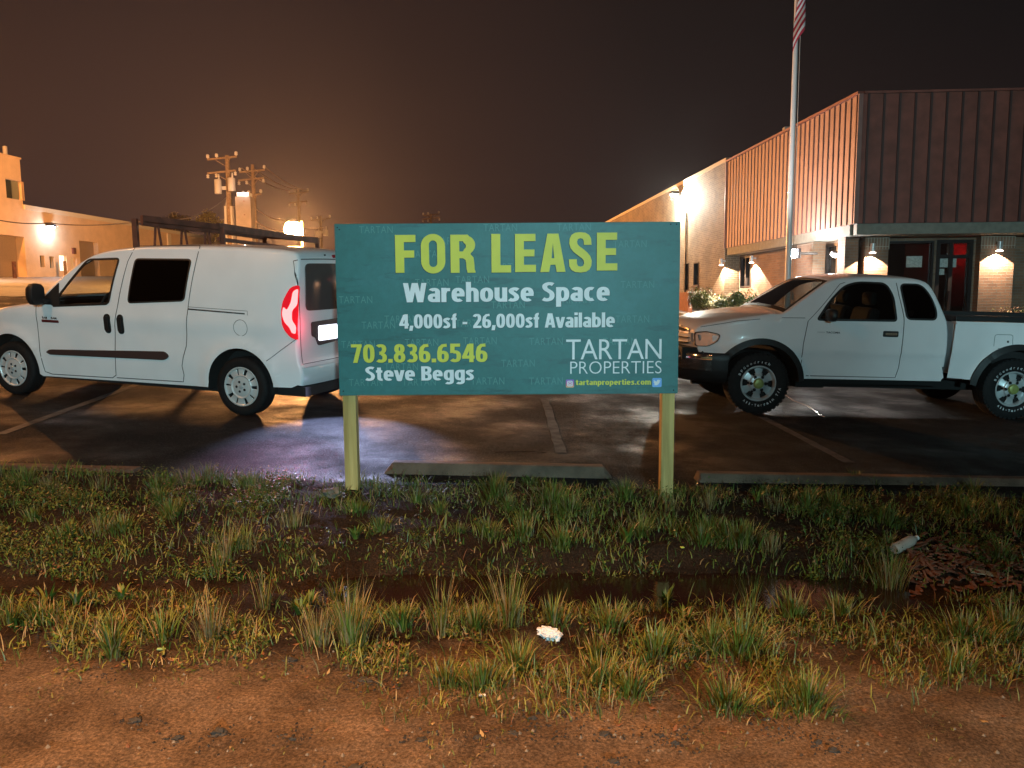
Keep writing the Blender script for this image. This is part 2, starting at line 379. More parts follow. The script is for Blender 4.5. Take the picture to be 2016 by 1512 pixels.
# text fitted into a world box on a vertical plane facing -Y
def text_mesh(s, off=0.0, copies=((0, 0),), sp=1.0, ex=0):
    cu = bpy.data.curves.new('t', 'FONT'); cu.body = s; cu.offset = off; cu.space_character = sp; cu.extrude = ex; cu.resolution_u = 4
    o = bpy.data.objects.new('t', cu); COL.objects.link(o); bpy.context.view_layer.update()
    me = bpy.data.meshes.new_from_object(o.evaluated_get(bpy.context.evaluated_depsgraph_get()))
    v = np.array([x.co[:] for x in me.vertices]).reshape(-1, 3); f = [tuple(p.vertices) for p in me.polygons]
    bpy.data.objects.remove(o); bpy.data.curves.remove(cu); bpy.data.meshes.remove(me)
    V_ = []; Fc = []
    for k, (dx, dy) in enumerate(copies):
        n = len(V_); V_ += [(a[0] + dx, a[1] + dy, k * .0003) for a in v]; Fc += [tuple(n + i for i in q) for q in f]
    V_ = np.array(V_); mn = V_.min(0); mx = V_.max(0)
    V_[:, 0] = (V_[:, 0] - mn[0]) / (mx[0] - mn[0]); V_[:, 1] = (V_[:, 1] - mn[1]) / (mx[1] - mn[1])
    return V_, Fc

# ------------------------------------------------------------------ terrain
PROF = [(-60, -.05), (0, -.02), (2.0, 0), (3.05, .0), (3.45, -.015), (3.75, -.09), (3.92, -.17), (4.22, -.17), (4.36, -.10), (4.5, -.01), (5.0, .035), (5.45, .06), (5.75, .078)]
def sm_(a, b, v):
    t = max(0, min(1, (v - a) / (b - a))); return t * t * (3 - 2 * t)
def Hn(x, y):
    n = noise.noise(Vector((x * .9, y * 1.1, 3.1))) * .035 + noise.noise(Vector((x * 3.1, y * 3.3, 7.7))) * .018 + noise.noise(Vector((x * 9, y * 9, 1.7))) * .008 + noise.noise(Vector((x * 24, y * 24, 5))) * .006 + (.026 * sm_(2.9, 3.5, y) * (noise.noise(Vector((x * 6, y * 7, 9))) + .5 * noise.noise(Vector((x * 14, y * 15, 2)))))
    return n
def H(x, y):
    if y >= 5.98: return G(x, y) - .03
    yw = y + .12 * noise.noise(Vector((x * .55, 0, 11.3))) * (1 if y < 5.2 else 0) + (0 if y < 5.2 else 0)
    yy = max(min(yw, 5.75), -60)
    for (a, za), (b, zb) in zip(PROF, PROF[1:]):
        if a <= yy <= b: z = za + (zb - za) * (yy - a) / (b - a); break
    if 3.6 < yy < 4.5: z += .085 * max(sm_(-.75, -1.35, x) if x < 0 else 0, sm_(1.9, 2.5, x)) * sm_(3.6, 3.9, yy) * (1 - sm_(4.3, 4.5, yy))
    s = max(0, min(1, (y - 3) / 2.75)); xx = max(-60, min(60, x))
    z += -.033 * xx * s
    far = 1 if abs(x) < 8 and y > .8 else .3
    z += Hn(x, y) * far * (1 if y < 5.5 else max(.25, (6 - y) / .5))
    if y > 5.72: z = z * (1 - (y - 5.72) / .26) + (G(x, y) - .03) * (y - 5.72) / .26
    return z
def axis(lo, hi, st, far_lo, far_hi):
    a = list(np.arange(lo, hi + 1e-6, st)); v = a[0]; d = st; L = []
    while v > far_lo: d *= 1.35; v -= d; L.append(v)
    v = a[-1]; d = st; U = []
    while v < far_hi: d *= 1.35; v += d; U.append(v)
    return L[::-1] + a + U
def grid_mesh(name, xs, ys, hf, m, **k):
    me = bpy.data.meshes.new(name); nx, ny = len(xs), len(ys)
    me.from_pydata([(x, y, hf(x, y)) for y in ys for x in xs], [], [(j * nx + i, j * nx + i + 1, (j + 1) * nx + i + 1, (j + 1) * nx + i) for j in range(ny - 1) for i in range(nx - 1)])
    me.materials.append(m); me.shade_smooth(); o = bpy.data.objects.new(name, me); COL.objects.link(o); return tag(o, **k)
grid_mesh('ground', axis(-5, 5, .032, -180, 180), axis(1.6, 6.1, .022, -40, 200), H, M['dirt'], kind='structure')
lx = list(np.arange(-60, 60.1, 2)); ly = [5.72] + list(np.arange(7, 110.1, 2)) + [111]
grid_mesh('parking_lot', lx, ly, lambda x, y: G(x, y) + .004, M['asphalt'], kind='structure')
# muddy puddle in the ditch
mb = MB(); top = []; bot = []
for i in range(41):
    x = -1.5 + 4.4 * i / 40
    mb_y = .12 * noise.noise(Vector((x * .55, 0, 11.3)))
    top.append((x, 4.55 - mb_y, -.112 - .014 * x)); bot.append((x, 3.6 - mb_y, -.112 - .014 * x))
for i in range(40): mb.quad(bot[i], bot[i + 1], top[i + 1], top[i])
mb.build('puddle_water', M['water'], kind='structure')

# worn parking lines: thin sheets on the asphalt
def line_strip(pts, wd, name='parking_line'):
    mb = MB(); P = [gpx(*p) if len(p) == 2 else Vector(p) for p in pts]; Q = []
    for a, b in zip(P, P[1:]):
        n = 16
        for k in range(n): Q.append(a.lerp(b, k / n))
    Q.append(P[-1]); vs = []
    for i, q in enumerate(Q):
        t = (Q[min(i + 1, len(Q) - 1)] - Q[max(i - 1, 0)]).normalized(); nn = Vector((-t.y, t.x, 0)) * wd * .5
        for s in (1, -1):
            r = q + nn * s * (1 + .25 * noise.noise(q * 6 + Vector((s, 0, 0)))); vs.append((r.x, r.y, G(r.x, r.y) + .008))
    mb.raw(vs, [(2 * i, 2 * i + 2, 2 * i + 3, 2 * i + 1) for i in range(len(Q) - 1)])
    return mb.build(name, M['paintline'], kind='structure')
line_strip([(1072, 786), (1105, 893)], .10); line_strip([(1500, 822), (1672, 912)], .10); line_strip([(0, 856), (270, 758)], .10)
mbc = line_strip([(1543, 776), (1562, 790), (1590, 800), (1622, 822)], .020, 'wet_crack'); mbc.data.materials[0] = M['water']
mbc = line_strip([(975, 892), (1040, 890), (1075, 893)], .018, 'wet_crack'); mbc.data.materials[0] = M['water']

# ------------------------------------------------------------------ the sign
SY = 5.5
sign = empty('for_lease_sign', (-.02, SY, H(0, SY)), label='teal FOR LEASE sign board on two wooden posts in the grass verge', cat='sign')
def inv(o): return Matrix.Translation(-Vector(o.location))
SO = Vector(sign.location)
def sgm(mb, name, m, parent, **k):
    mb.v = [tuple(Vector(v) - SO) for v in mb.v]; return mb.build(name, m, parent, **k)
X0, X1, Z0, Z1 = -1.243, 1.194, .810, 2.027
mboard = bpy.data.materials.new('teal_board'); mboard.use_nodes = True; t = mboard.node_tree; b = t.nodes['Principled BSDF']
P_ = N(t, 'ShaderNodeTexCoord').outputs['Object']
n1 = N(t, 'ShaderNodeTexNoise'); n1.inputs['Scale'].default_value = 1.8; n1.inputs['Detail'].default_value = 9; n1.inputs['Roughness'].default_value = .65; n1.inputs['Distortion'].default_value = 1.2; t.links.new(P_, n1.inputs['Vector'])
n2 = N(t, 'ShaderNodeTexNoise'); n2.inputs['Scale'].default_value = 22; n2.inputs['Detail'].default_value = 8; n2.inputs['Roughness'].default_value = .7; t.links.new(P_, n2.inputs['Vector'])
mp = N(t, 'ShaderNodeMapping'); mp.inputs['Rotation'].default_value = (0, R(-50), 0); mp.inputs['Scale'].default_value = (1.0, 1, 5.5); t.links.new(P_, mp.inputs[0])
n3 = N(t, 'ShaderNodeTexNoise'); n3.inputs['Scale'].default_value = 1.6; n3.inputs['Detail'].default_value = 9; n3.inputs['Roughness'].default_value = .72; t.links.new(mp.outputs[0], n3.inputs['Vector'])
c = ramp(t, n1.outputs['Fac'], [(.25, (.011, .120, .122)), (.5, (.015, .148, .148)), (.8, (.034, .19, .205))])
mx = N(t, 'ShaderNodeMixRGB', blend_type='MULTIPLY'); mx.inputs[0].default_value = 1; t.links.new(c, mx.inputs[1]); t.links.new(ramp(t, n2.outputs['Fac'], [(.3, (.82, .84, .84)), (.6, (1, 1, 1)), (.8, (1.1, 1.06, 1.06))]), mx.inputs[2])
mx2 = N(t, 'ShaderNodeMixRGB', blend_type='MULTIPLY'); mx2.inputs[0].default_value = 1; t.links.new(mx.outputs[0], mx2.inputs[1]); t.links.new(ramp(t, n3.outputs['Fac'], [(.33, (.42, .52, .56)), (.46, (1, 1, 1)), (.62, (1, 1, 1)), (.75, (1.25, 1.18, 1.15))]), mx2.inputs[2])
t.links.new(mx2.outputs[0], b.inputs['Base Color']); b.inputs['Roughness'].default_value = .5
M['board'] = mboard; M['boardedge'] = mat('board_edge', (.16, .20, .16), .8)
mb = MB(); mb.box(((X0 + X1) / 2, SY + .009, (Z0 + Z1) / 2), (X1 - X0, .018, Z1 - Z0))
board = sgm(mb, 'board', M['board'], sign, bevel=.002)
M['txt_y'] = mat('yellow_green_vinyl', (.66, .64, .06), .55, var=.05, scale=6); M['txt_w'] = mat('white_vinyl', (.78, .80, .83), .55, var=.05, scale=6)
M['txt_sh'] = mat('dark_teal_print', (.008, .05, .055), .6); M['txt_ghost'] = mat('ghost_print', (.062, .225, .215), .55)
def boxw(px0, px1, pt, pb, lp=0):
    my = (pt + pb) / 2; mxp = (px0 + px1) / 2
    return at(px0, my, SY).x, at(px1, my, SY).x, at(mxp, pb, SY).z, at(mxp, pt, SY).z

# monoline condensed bold letters, drawn as strokes (cap height 1, x-height .74)
TXX, TYY = .215, .165
def sel(cx, cy, rx, ry, a0, a1, n=None, p=.80):
    n = n or max(6, int(abs(a1 - a0) / 12)); o = []
    for i in range(n + 1):
        a = R(a0 + (a1 - a0) * i / n); c_, s_ = math.cos(a), math.sin(a)
        o.append((cx + rx * math.copysign(abs(c_) ** p, c_), cy + ry * math.copysign(abs(s_) ** p, s_)))
    return o
def SG(ch):
    h, k = TXX / 2, TYY / 2; w = .56; X = .74; b = lambda w_: (w_ / 2, X / 2, w_ / 2 - h, X / 2 - k)
    if ch == ' ': return .24, []
    if ch == 'o': return w, [sel(*b(w), 0, 360)]
    if ch == 'e': return w, [sel(*b(w), 2, 308), [(h, .37), (w - h + .10, .37)]]
    if ch == 'c': return .48, [sel(.29, X / 2, .29 - h, X / 2 - k, 62, 298)]
    if ch == 'a': return .52, [sel(.27, .50, .145, .24 - k, 150, 0, p=.75) + [(.52 - h, 0)], sel(.235, .225, .235 - h, .225 - k, 75, 330) , [(.235, .225 * 2 - k), (.52 - h, .225 * 2 - k)]]
    if ch == 's': return .46, [crom([(.40, .60), (.32, .655), (.22, .655), (.12, .60), (.13, .50), (.22, .42), (.31, .33), (.345, .22), (.30, .12), (.20, .085), (.11, .09), (.04, .135)], 4)]
    if ch == 'r': return .38, [[(h, 0), (h, X)], [(h, .45), (h + .05, .58), (.22, .645), (.38, .645)]]
    if ch == 'n' : return .54, [[(h, 0), (h, X)], sel(.27, .44, .27 - h, X - k - .44, 170, 0) + [(.54 - h, 0)]]
    if ch == 'm' : return .84, [[(h, 0), (h, X)], sel(.27, .44, .26 - h, X - k - .44, 170, 0) + [(.42, 0)], sel(.58, .44, .26 - h, X - k - .44, 170, 0) + [(.84 - h, 0)]]
    if ch == 'h': return .54, [[(h, 0), (h, 1.04)], sel(.27, .44, .27 - h, X - k - .44, 170, 0) + [(.54 - h, 0)]]
    if ch == 'u': return .54, [[(.54 - h, 0), (.54 - h, X)], [(h, X), (h, .3)] + sel(.27, .30, .27 - h, .30 - k, 180, 350)]
    if ch == 'p': return w, [[(h, -.28), (h, X)], sel(*b(w), 0, 360)]
    if ch == 'b': return w, [[(h, 0), (h, 1.04)], sel(*b(w), 0, 360)]
    if ch == 'g': return w, [[(w - h, X), (w - h, -.02)] + sel(w / 2, -.04, w / 2 - h, .24 - k, 0, -140), sel(*b(w), 0, 360)]
    if ch == 'v': return .52, [[(.07, X), (.235, 0)], [(.45, X), (.285, 0)], [(.18, .05), (.34, .05)]]
    if ch == 'i': return TXX, [[(h, 0), (h, X)], [(h, .86), (h, 1.05)]]
    if ch == 'l': return TXX, [[(h, 0), (h, 1.04)]]
    if ch == 'f': return .36, [[(.07 + h, 0), (.07 + h, .80)] + sel(.07 + h + .12, .80, .12, .24 - k, 180, 80), [(0, X - k), (.35, X - k)]]
    if ch == 't': return .37, [[(.07 + h, .93), (.07 + h, .24)] + sel(.07 + h + .13, .22, .13, .22 - k, 180, 290), [(0, X - k), (.36, X - k)]]
    if ch == 'W': return .98, [[(.10, 1), (.25, 0)], [(.47, 1), (.28, 0)], [(.51, 1), (.70, 0)], [(.88, 1), (.73, 0)]]
    if ch == 'A': return .66, [[(.10, 0), (.29, 1)], [(.56, 0), (.37, 1)], [(.2, .27), (.46, .27)]]
    if ch == 'S': return .54, [crom([(.47, .87), (.38, .915), (.26, .915), (.14, .85), (.115, .74), (.17, .63), (.29, .54), (.40, .43), (.425, .28), (.37, .14), (.25, .085), (.14, .09), (.04, .14)], 4)]
    if ch == 'B': return .58, [[(h, 0), (h, 1)], [(h, 1 - k), (.30, 1 - k)] + sel(.30, .735, .16, .265 - k, 90, -90) + [(h, .53)], [(h, .51), (.32, .51)] + sel(.32, .27, .26 - h, .27 - k, 90, -90) + [(h, k)]]
    if ch == '0': return .56, [sel(.28, .5, .28 - h, .5 - k, 0, 360)]
    if ch == '2': return .54, [sel(.26, .70, .165, .30 - k, 160, -20) + [(.40, .56), (.12, .12)], [(.02, k), (.54, k)]]
    if ch == '3': return .54, [sel(.24, .735, .17, .265 - k, 140, -85), sel(.24, .27, .19, .27 - k, 85, -140), [(.17, .515), (.30, .515)]]
    if ch == '4': return .60, [[(.44, 0), (.44, 1)], [(.0, .27), (.60, .27)], [(.36, .97), (.085, .27)]]
    if ch == '5': return .54, [[(.10, 1 - k), (.50, 1 - k)], [(h + .02, 1), (h + .01, .50)], sel(.24, .32, .19, .32 - k, 115, -140)]
    if ch == '6': return .56, [sel(.28, .31, .28 - h, .31 - k, 0, 360), [(h, .31), (h, .55), (h + .05, .78), (.27, .90), (.47, 1 - k)]]
    if ch == '7': return .52, [[(0, 1 - k), (.52, 1 - k)], [(.42, .95), (.19, 0)]]
    if ch == '8': return .56, [sel(.28, .735, .25 - h, .265 - k, 0, 360), sel(.28, .28, .28 - h, .28 - k, 0, 360)]
    if ch == '.': return TXX, [[(h, 0), (h, .2)]]
    if ch == ',': return TXX, [[(h + .02, .2), (h - .04, -.16)]]
    if ch == '-': return .30, [[(0, .36), (.30, .36)]]
    return .5, []
def bold_mesh(s, gap=.055):
    V_ = []; Fc = []; x = 0; q = 0
    for ch in s:
        wd, st = SG(ch)
        for P in st:
            P = [Vector((float(a[0]), float(a[1]))) for a in P]; L = len(P); n0 = len(V_); closed = (P[0] - P[-1]).length < 1e-4
            for i in range(L):
                a = P[i - 1] if i else (P[-2] if closed else P[0]); b_ = P[i + 1] if i < L - 1 else (P[1] if closed else P[-1]); t_ = (b_ - a).normalized()
                nx, ny = -t_.y, t_.x; ox, oy = nx * TXX / 2, ny * TYY / 2
                if L == 2 and abs(t_.y) > .35: ox, oy = (math.copysign(TXX / 2, nx), 0) # diagonals keep flat terminals
                for s_ in (1, -1): V_.append((x + P[i].x + ox * s_, P[i].y + oy * s_, q * .00008))
            Fc += [(n0 + 2 * i, n0 + 2 * i + 2, n0 + 2 * i + 3, n0 + 2 * i + 1) for i in range(L - 1)]; q = (q + 1) % 7
        x += wd + gap
    V_ = np.array(V_); mn = V_.min(0); mx = V_.max(0)
    V_[:, 0] = (V_[:, 0] - mn[0]) / (mx[0] - mn[0]); V_[:, 1] = (V_[:, 1] - mn[1]) / (mx[1] - mn[1]); return V_, Fc
def put(mb, s, bx, off=0, copies=((0, 0),), sp=1, dy=.0012, dx=0, dz=0):
    V_, Fc = bold_mesh(s, sp) if copies == 'B' else text_mesh(s, off, copies, sp); x0, x1, z0, z1 = bx
    mb.raw([(x0 + (x1 - x0) * v[0] + dx, SY - dy - v[2], z0 + (z1 - z0) * v[1] + dz) for v in V_], Fc)
BOLD = 'B'
# ghost watermark words behind the print
mb = MB()
for px, py in [(740, 452), (985, 448), (1130, 447), (840, 500), (930, 550), (700, 590), (1130, 590), (1255, 560), (745, 640), (790, 628), (930, 636), (1245, 628), (705, 678), (830, 674), (945, 671), (1075, 672), (1220, 672), (790, 722), (1020, 715), (850, 556), (1000, 600), (720, 753), (825, 752), (960, 750), (1075, 750), (1000, 525), (890, 474), (1240, 480)]:
    put(mb, 'TARTAN', boxw(px - 33, px + 33, py - 7, py + 7), .0, ((0, 0),), 1.1, dy=.0007)
sgm(mb, 'watermark_lettering', M['txt_ghost'], board)
# headline: heavy condensed capitals
def stroke(pts, wd):
    P = [Vector(p) for p in pts]; L = len(P); vs = []
    for i in range(L):
        t_ = (P[min(i + 1, L - 1)] - P[max(i - 1, 0)]).normalized(); n = Vector((-t_.y, t_.x)) * wd / 2; vs += [P[i] + n, P[i] - n]
    return vs, [(2 * i, 2 * i + 2, 2 * i + 3, 2 * i + 1) for i in range(L - 1)]
def glyph(ch, asp):
    # unit height, width = asp ; returns verts, faces
    W = asp; T = .235; B = .19
    def rect(x0, y0, x1, y1): return [(x0, y0), (x1, y0), (x1, y1), (x0, y1)]
    if ch == 'F': o = [(0, 0), (T, 0), (T, .40), (W * .93, .40), (W * .93, .59), (T, .59), (T, 1 - B), (W, 1 - B), (W, 1), (0, 1)]; h = []
    elif ch == 'L': o = [(0, 0), (W, 0), (W, B), (T, B), (T, 1), (0, 1)]; h = []
    elif ch == 'E': o = [(0, 0), (W, 0), (W, B), (T, B), (T, .41), (W * .93, .41), (W * .93, .59), (T, .59), (T, 1 - B), (W * .98, 1 - B), (W * .98, 1), (0, 1)]; h = []
    elif ch == 'A': o = [(0, 0), (.235, 0), (.27, .19), (W - .27, .19), (W - .235, 0), (W, 0), (W * .5 + .145, 1), (W * .5 - .145, 1)]; h = [[(.30, .36), (W - .30, .36), (W * .5, .76)]]
    elif ch == 'O':
        r = W / 2; o = arc(r, 1 - r * .98, r, 0, 180, 16) + arc(r, r * .98, r, 180, 360, 16)
        ri = W / 2 - .205; h = [arc(r, 1 - .16 - ri, ri, 0, 180, 12) + arc(r, .16 + ri, ri, 180, 360, 12)]
    elif ch == 'R':
        r = .24
        o = [(0, 0), (T, 0), (T, .38), (W * .50, .38)] + [(W * .60, .34), (W * .625, .26), (W * .64, .1), (W * .68, 0), (W * .99, 0), (W, .03), (W * .965, .09), (W * .95, .26), (W * .92, .40), (W * .80, .49)] + arc(W - r * 1.02, .75 - .02, r, -55, 90, 14)[0:] + [(0, 1)]
        o = [p if p[0] <= W else (W, p[1]) for p in o]
        o = [(x, 1 if (y > .965 and x < W - .2) else y) for x, y in o]
        h = [[(T, .56), (W * .5, .56)] + arc(W - r - .1, .70, .09, -60, 60, 8) + [(W * .5, .83), (T, .83)]]
    elif ch == 'S':
        rel = [(.99, .685), (.655, .685), (.65, .78), (.60, .835), (.50, .85), (.40, .83), (.355, .775), (.37, .71), (.45, .655), (.62, .585), (.80, .50), (.93, .41), (1.0, .29), (.985, .17), (.90, .07), (.75, .015), (.52, 0), (.28, .012), (.11, .065), (.02, .16), (.0, .33), (.345, .33), (.35, .22), (.40, .165), (.51, .145), (.62, .165), (.665, .225), (.65, .30), (.57, .355), (.40, .425), (.20, .515), (.07, .61), (.015, .72), (.03, .84), (.11, .93), (.26, .985), (.48, 1), (.72, .985), (.88, .93), (.965, .84)]
        o = [(x * W, y) for x, y in rel]; h = []
    V_, Fc, _ = fill2d(o, h); return V_, Fc
def headline(mb, dx, dz, dy):
    for ch, a, b_, tp, bt in [('F', 778.3, 818.5, 462.5, 537), ('O', 829, 876.5, 460.5, 538.5), ('R', 887, 936, 462, 537), ('L', 967.5, 1006, 460.5, 536.5), ('E', 1014, 1055, 460.5, 535.5), ('A', 1063.5, 1113.5, 460, 535.5), ('S', 1120, 1165, 457, 536.5), ('E', 1175, 1215.5, 458, 532.5)]:
        x0, x1, z0, z1 = boxw(a, b_, tp, bt); asp = (x1 - x0) / (z1 - z0); V_, Fc = glyph(ch, asp)
        mnx = min(v[0] for v in V_); mxx = max(v[0] for v in V_); mny = min(v[1] for v in V_); mxy = max(v[1] for v in V_)
        mb.raw([(x0 + (x1 - x0) * (v[0] - mnx) / (mxx - mnx) + dx, SY - dy, z0 + (z1 - z0) * (v[1] - mny) / (mxy - mny) + dz) for v in V_], Fc)
mb = MB(); headline(mb, 0, 0, .003); sgm(mb, 'headline_lettering', M['txt_y'], board)
mb = MB(); headline(mb, -.004, -.004, .0022); sgm(mb, 'headline_shadow', M['txt_sh'], board)
TX = [('Warehouse Space', boxw(794, 1200.5, 554.5, 604.5), .006, BOLD, .055, 'txt_w', 'subtitle_lettering'),
      ('4,000sf - 26,000sf Available', boxw(785.5, 1210.5, 616, 650), .006, BOLD, .055, 'txt_w', 'area_lettering'),
      ('703.836.6546', boxw(691.5, 959.5, 677, 713.5), .006, BOLD, .06, 'txt_y', 'phone_number_lettering'),
      ('Steve Beggs', boxw(719, 933.5, 721, 757), .006, BOLD, .055, 'txt_w', 'name_lettering')]
for s, bx, off, cp, spc, m, nm in TX:
    mb = MB(); put(mb, s, bx, off, cp, spc, dy=.003); sgm(mb, nm, M[m], board)
    mb = MB(); put(mb, s, bx, off, cp, spc, dy=.0016, dx=.003, dz=-.003); sgm(mb, nm.replace('lettering', 'shadow'), M['txt_sh'], board)
mb = MB(); put(mb, 'TARTAN', boxw(1114.5, 1302.3, 667.5, 707), -.004, ((0, 0), (.006, 0)), .95, dy=.003); put(mb, 'PROPERTIES', boxw(1122.6, 1302.3, 711, 735.5), -.012, ((0, 0), (.004, 0)), 1.0, dy=.003)
sgm(mb, 'company_lettering', M['txt_w'], board)
mb = MB(); put(mb, 'tartanproperties.com', boxw(1133.5, 1281.5, 746.5, 760.5), .006, BOLD, .07, dy=.003); sgm(mb, 'website_lettering', M['txt_y'], board)
# two social emblems
def sq(mb, bx, off, r, dy):
    x0, x1, z0, z1 = bx; V_, Fc, _ = fill2d(rrect(x0 + off, z0 + off, x1 - off, z1 - off, r)); mb.raw([(v[0], SY - dy, v[1]) for v in V_], Fc)
def ring(mb, outer, inner, dy):
    V_, Fc, _ = fill2d(outer, [inner]); mb.raw([(v[0], SY - dy, v[1]) for v in V_], Fc)
b1 = boxw(1114, 1130, 747, 763); mig = bpy.data.materials.new('purple_to_orange'); mig.use_nodes = True; t = mig.node_tree; b = t.nodes['Principled BSDF']
g = N(t, 'ShaderNodeSeparateXYZ'); t.links.new(N(t, 'ShaderNodeTexCoord').outputs['Generated'], g.inputs[0])
t.links.new(ramp(t, g.outputs['Z'], [(0, (.8, .45, .2)), (.4, (.65, .12, .25)), (1, (.22, .12, .6))]), b.inputs['Base Color'])
mb = MB(); sq(mb, b1, 0, .010, .003); em = sgm(mb, 'camera_emblem', mig, board)
mb = MB(); x0, x1, z0, z1 = b1; q = (x1 - x0)
ring(mb, rrect(x0 + q * .16, z0 + q * .16, x1 - q * .16, z1 - q * .16, .010), rrect(x0 + q * .26, z0 + q * .26, x1 - q * .26, z1 - q * .26, .006), .0036)
cx, cz = (x0 + x1) / 2, (z0 + z1) / 2; ring(mb, arc(cx, cz, q * .2, 0, 345, 16), arc(cx, cz, q * .11, 0, 345, 16), .0036)
sgm(mb, 'emblem_outline', M['txt_w'], board)
b2 = boxw(1283.8, 1302.5, 744, 762); mb = MB(); sq(mb, b2, 0, .010, .003); sgm(mb, 'bird_emblem', mat('sky_blue_print', (.16, .40, .85), .5), board)
bird = [(.14, .27), (.32, .22), (.50, .24), (.66, .33), (.76, .48), (.79, .64), (.88, .74), (.78, .73), (.84, .83), (.74, .78), (.64, .84), (.53, .79), (.49, .68), (.50, .62), (.34, .66), (.18, .80), (.15, .68), (.22, .57), (.15, .58), (.18, .48), (.28, .42), (.21, .41), (.26, .34), (.34, .32)]
x0, x1, z0, z1 = b2; V_, Fc, _ = fill2d([(x0 + (x1 - x0) * p[0], z0 + (z1 - z0) * (p[1] - .02)) for p in bird]); mb = MB(); mb.raw([(v[0], SY - .0036, v[1]) for v in V_], Fc); sgm(mb, 'bird_outline', M['txt_w'], board)
# screws
for px, py in [(1320.5, 441.5), (1332, 441.5), (1326, 768), (668, 452), (676, 770), (664, 448)]:
    p = at(px, py, SY); mb = MB(); mb.lathe([(0, 0), (.005, 0), (.005, .003), (0, .0035)], 10, 'Y', (p.x, SY, p.z), -1)
    sgm(mb, 'screw', M['blackmatte'], board)
for cx, wd in ((-1.180, .094), (1.131, .092)):
    zb = H(cx, SY + .06) - .15; mb = MB(); mb.box((cx, SY + .018 + .0465, (zb + 2.0) / 2), (wd, .09, 2.0 - zb)); p = sgm(mb, 'post', M['wood'], sign, bevel=.003)

# ------------------------------------------------------------------ concrete wheel stops at the lot edge
def wheel_stop(name, a, b, wd, ht, ch, **k):
    a = Vector(a); b = Vector(b); d = (b - a); d.z = 0; L = d.length; o = empty  # tapered ends, chamfered long edges
    mb = MB(); sec = [(-wd / 2, 0), (-wd / 2 * .95, ht * .55), (-wd / 2 * .6, ht), (wd / 2 * .6, ht), (wd / 2 * .95, ht * .55), (wd / 2, 0)]
    sts = [(0, .15), (ch, 1)] + [(ch + (L - 2 * ch) * i / 10, 1) for i in range(1, 10)] + [(L - ch, 1), (L, .15)]
    u = d.normalized(); n = Vector((-u.y, u.x, 0)); vs = []
    for s, hf in sts:
        q = a + u * s
        for (yy, zz) in sec:
            r = q + n * yy; jit = .004 * noise.noise(Vector((s * 7, yy * 30, zz * 20)))
            vs.append((r.x - a.x + n.x * jit, r.y - a.y + n.y * jit, a.z + (b.z - a.z) * s / L + zz * hf + jit - a.z))
    m = len(sec); fs = [(i * m + k2, i * m + k2 + 1, (i + 1) * m + k2 + 1, (i + 1) * m + k2) for i in range(len(sts) - 1) for k2 in range(m - 1)] + [tuple(range(m))[::-1], tuple(range((len(sts) - 1) * m, len(sts) * m))]
    mb.raw(vs, fs); ob = mb.build(name, M['concrete'], smooth=30, **k); ob.location = a; return ob
def gz(x, y, e=0): return Vector((x, y, G(x, y) + e))
wheel_stop('wheel_stop', gz(-1.03, 6.10, -.01), gz(.80, 6.13, -.01), .16, .10, .07, label='short concrete wheel stop behind the sign between its posts', cat='wheel stop', group='concrete stops along the lot edge')
wheel_stop('wheel_stop', gz(1.47, 6.08, -.02), gz(5.6, 6.28, -.04), .16, .09, .03, label='long low concrete wheel stop in front of the white pickup', cat='wheel stop', group='concrete stops along the lot edge')
wheel_stop('wheel_stop', gz(-4.9, 5.95, -.05), gz(-2.9, 5.93, -.05), .17, .075, .05, label='low sunken concrete stop in front of the white van', cat='wheel stop', group='concrete stops along the lot edge')

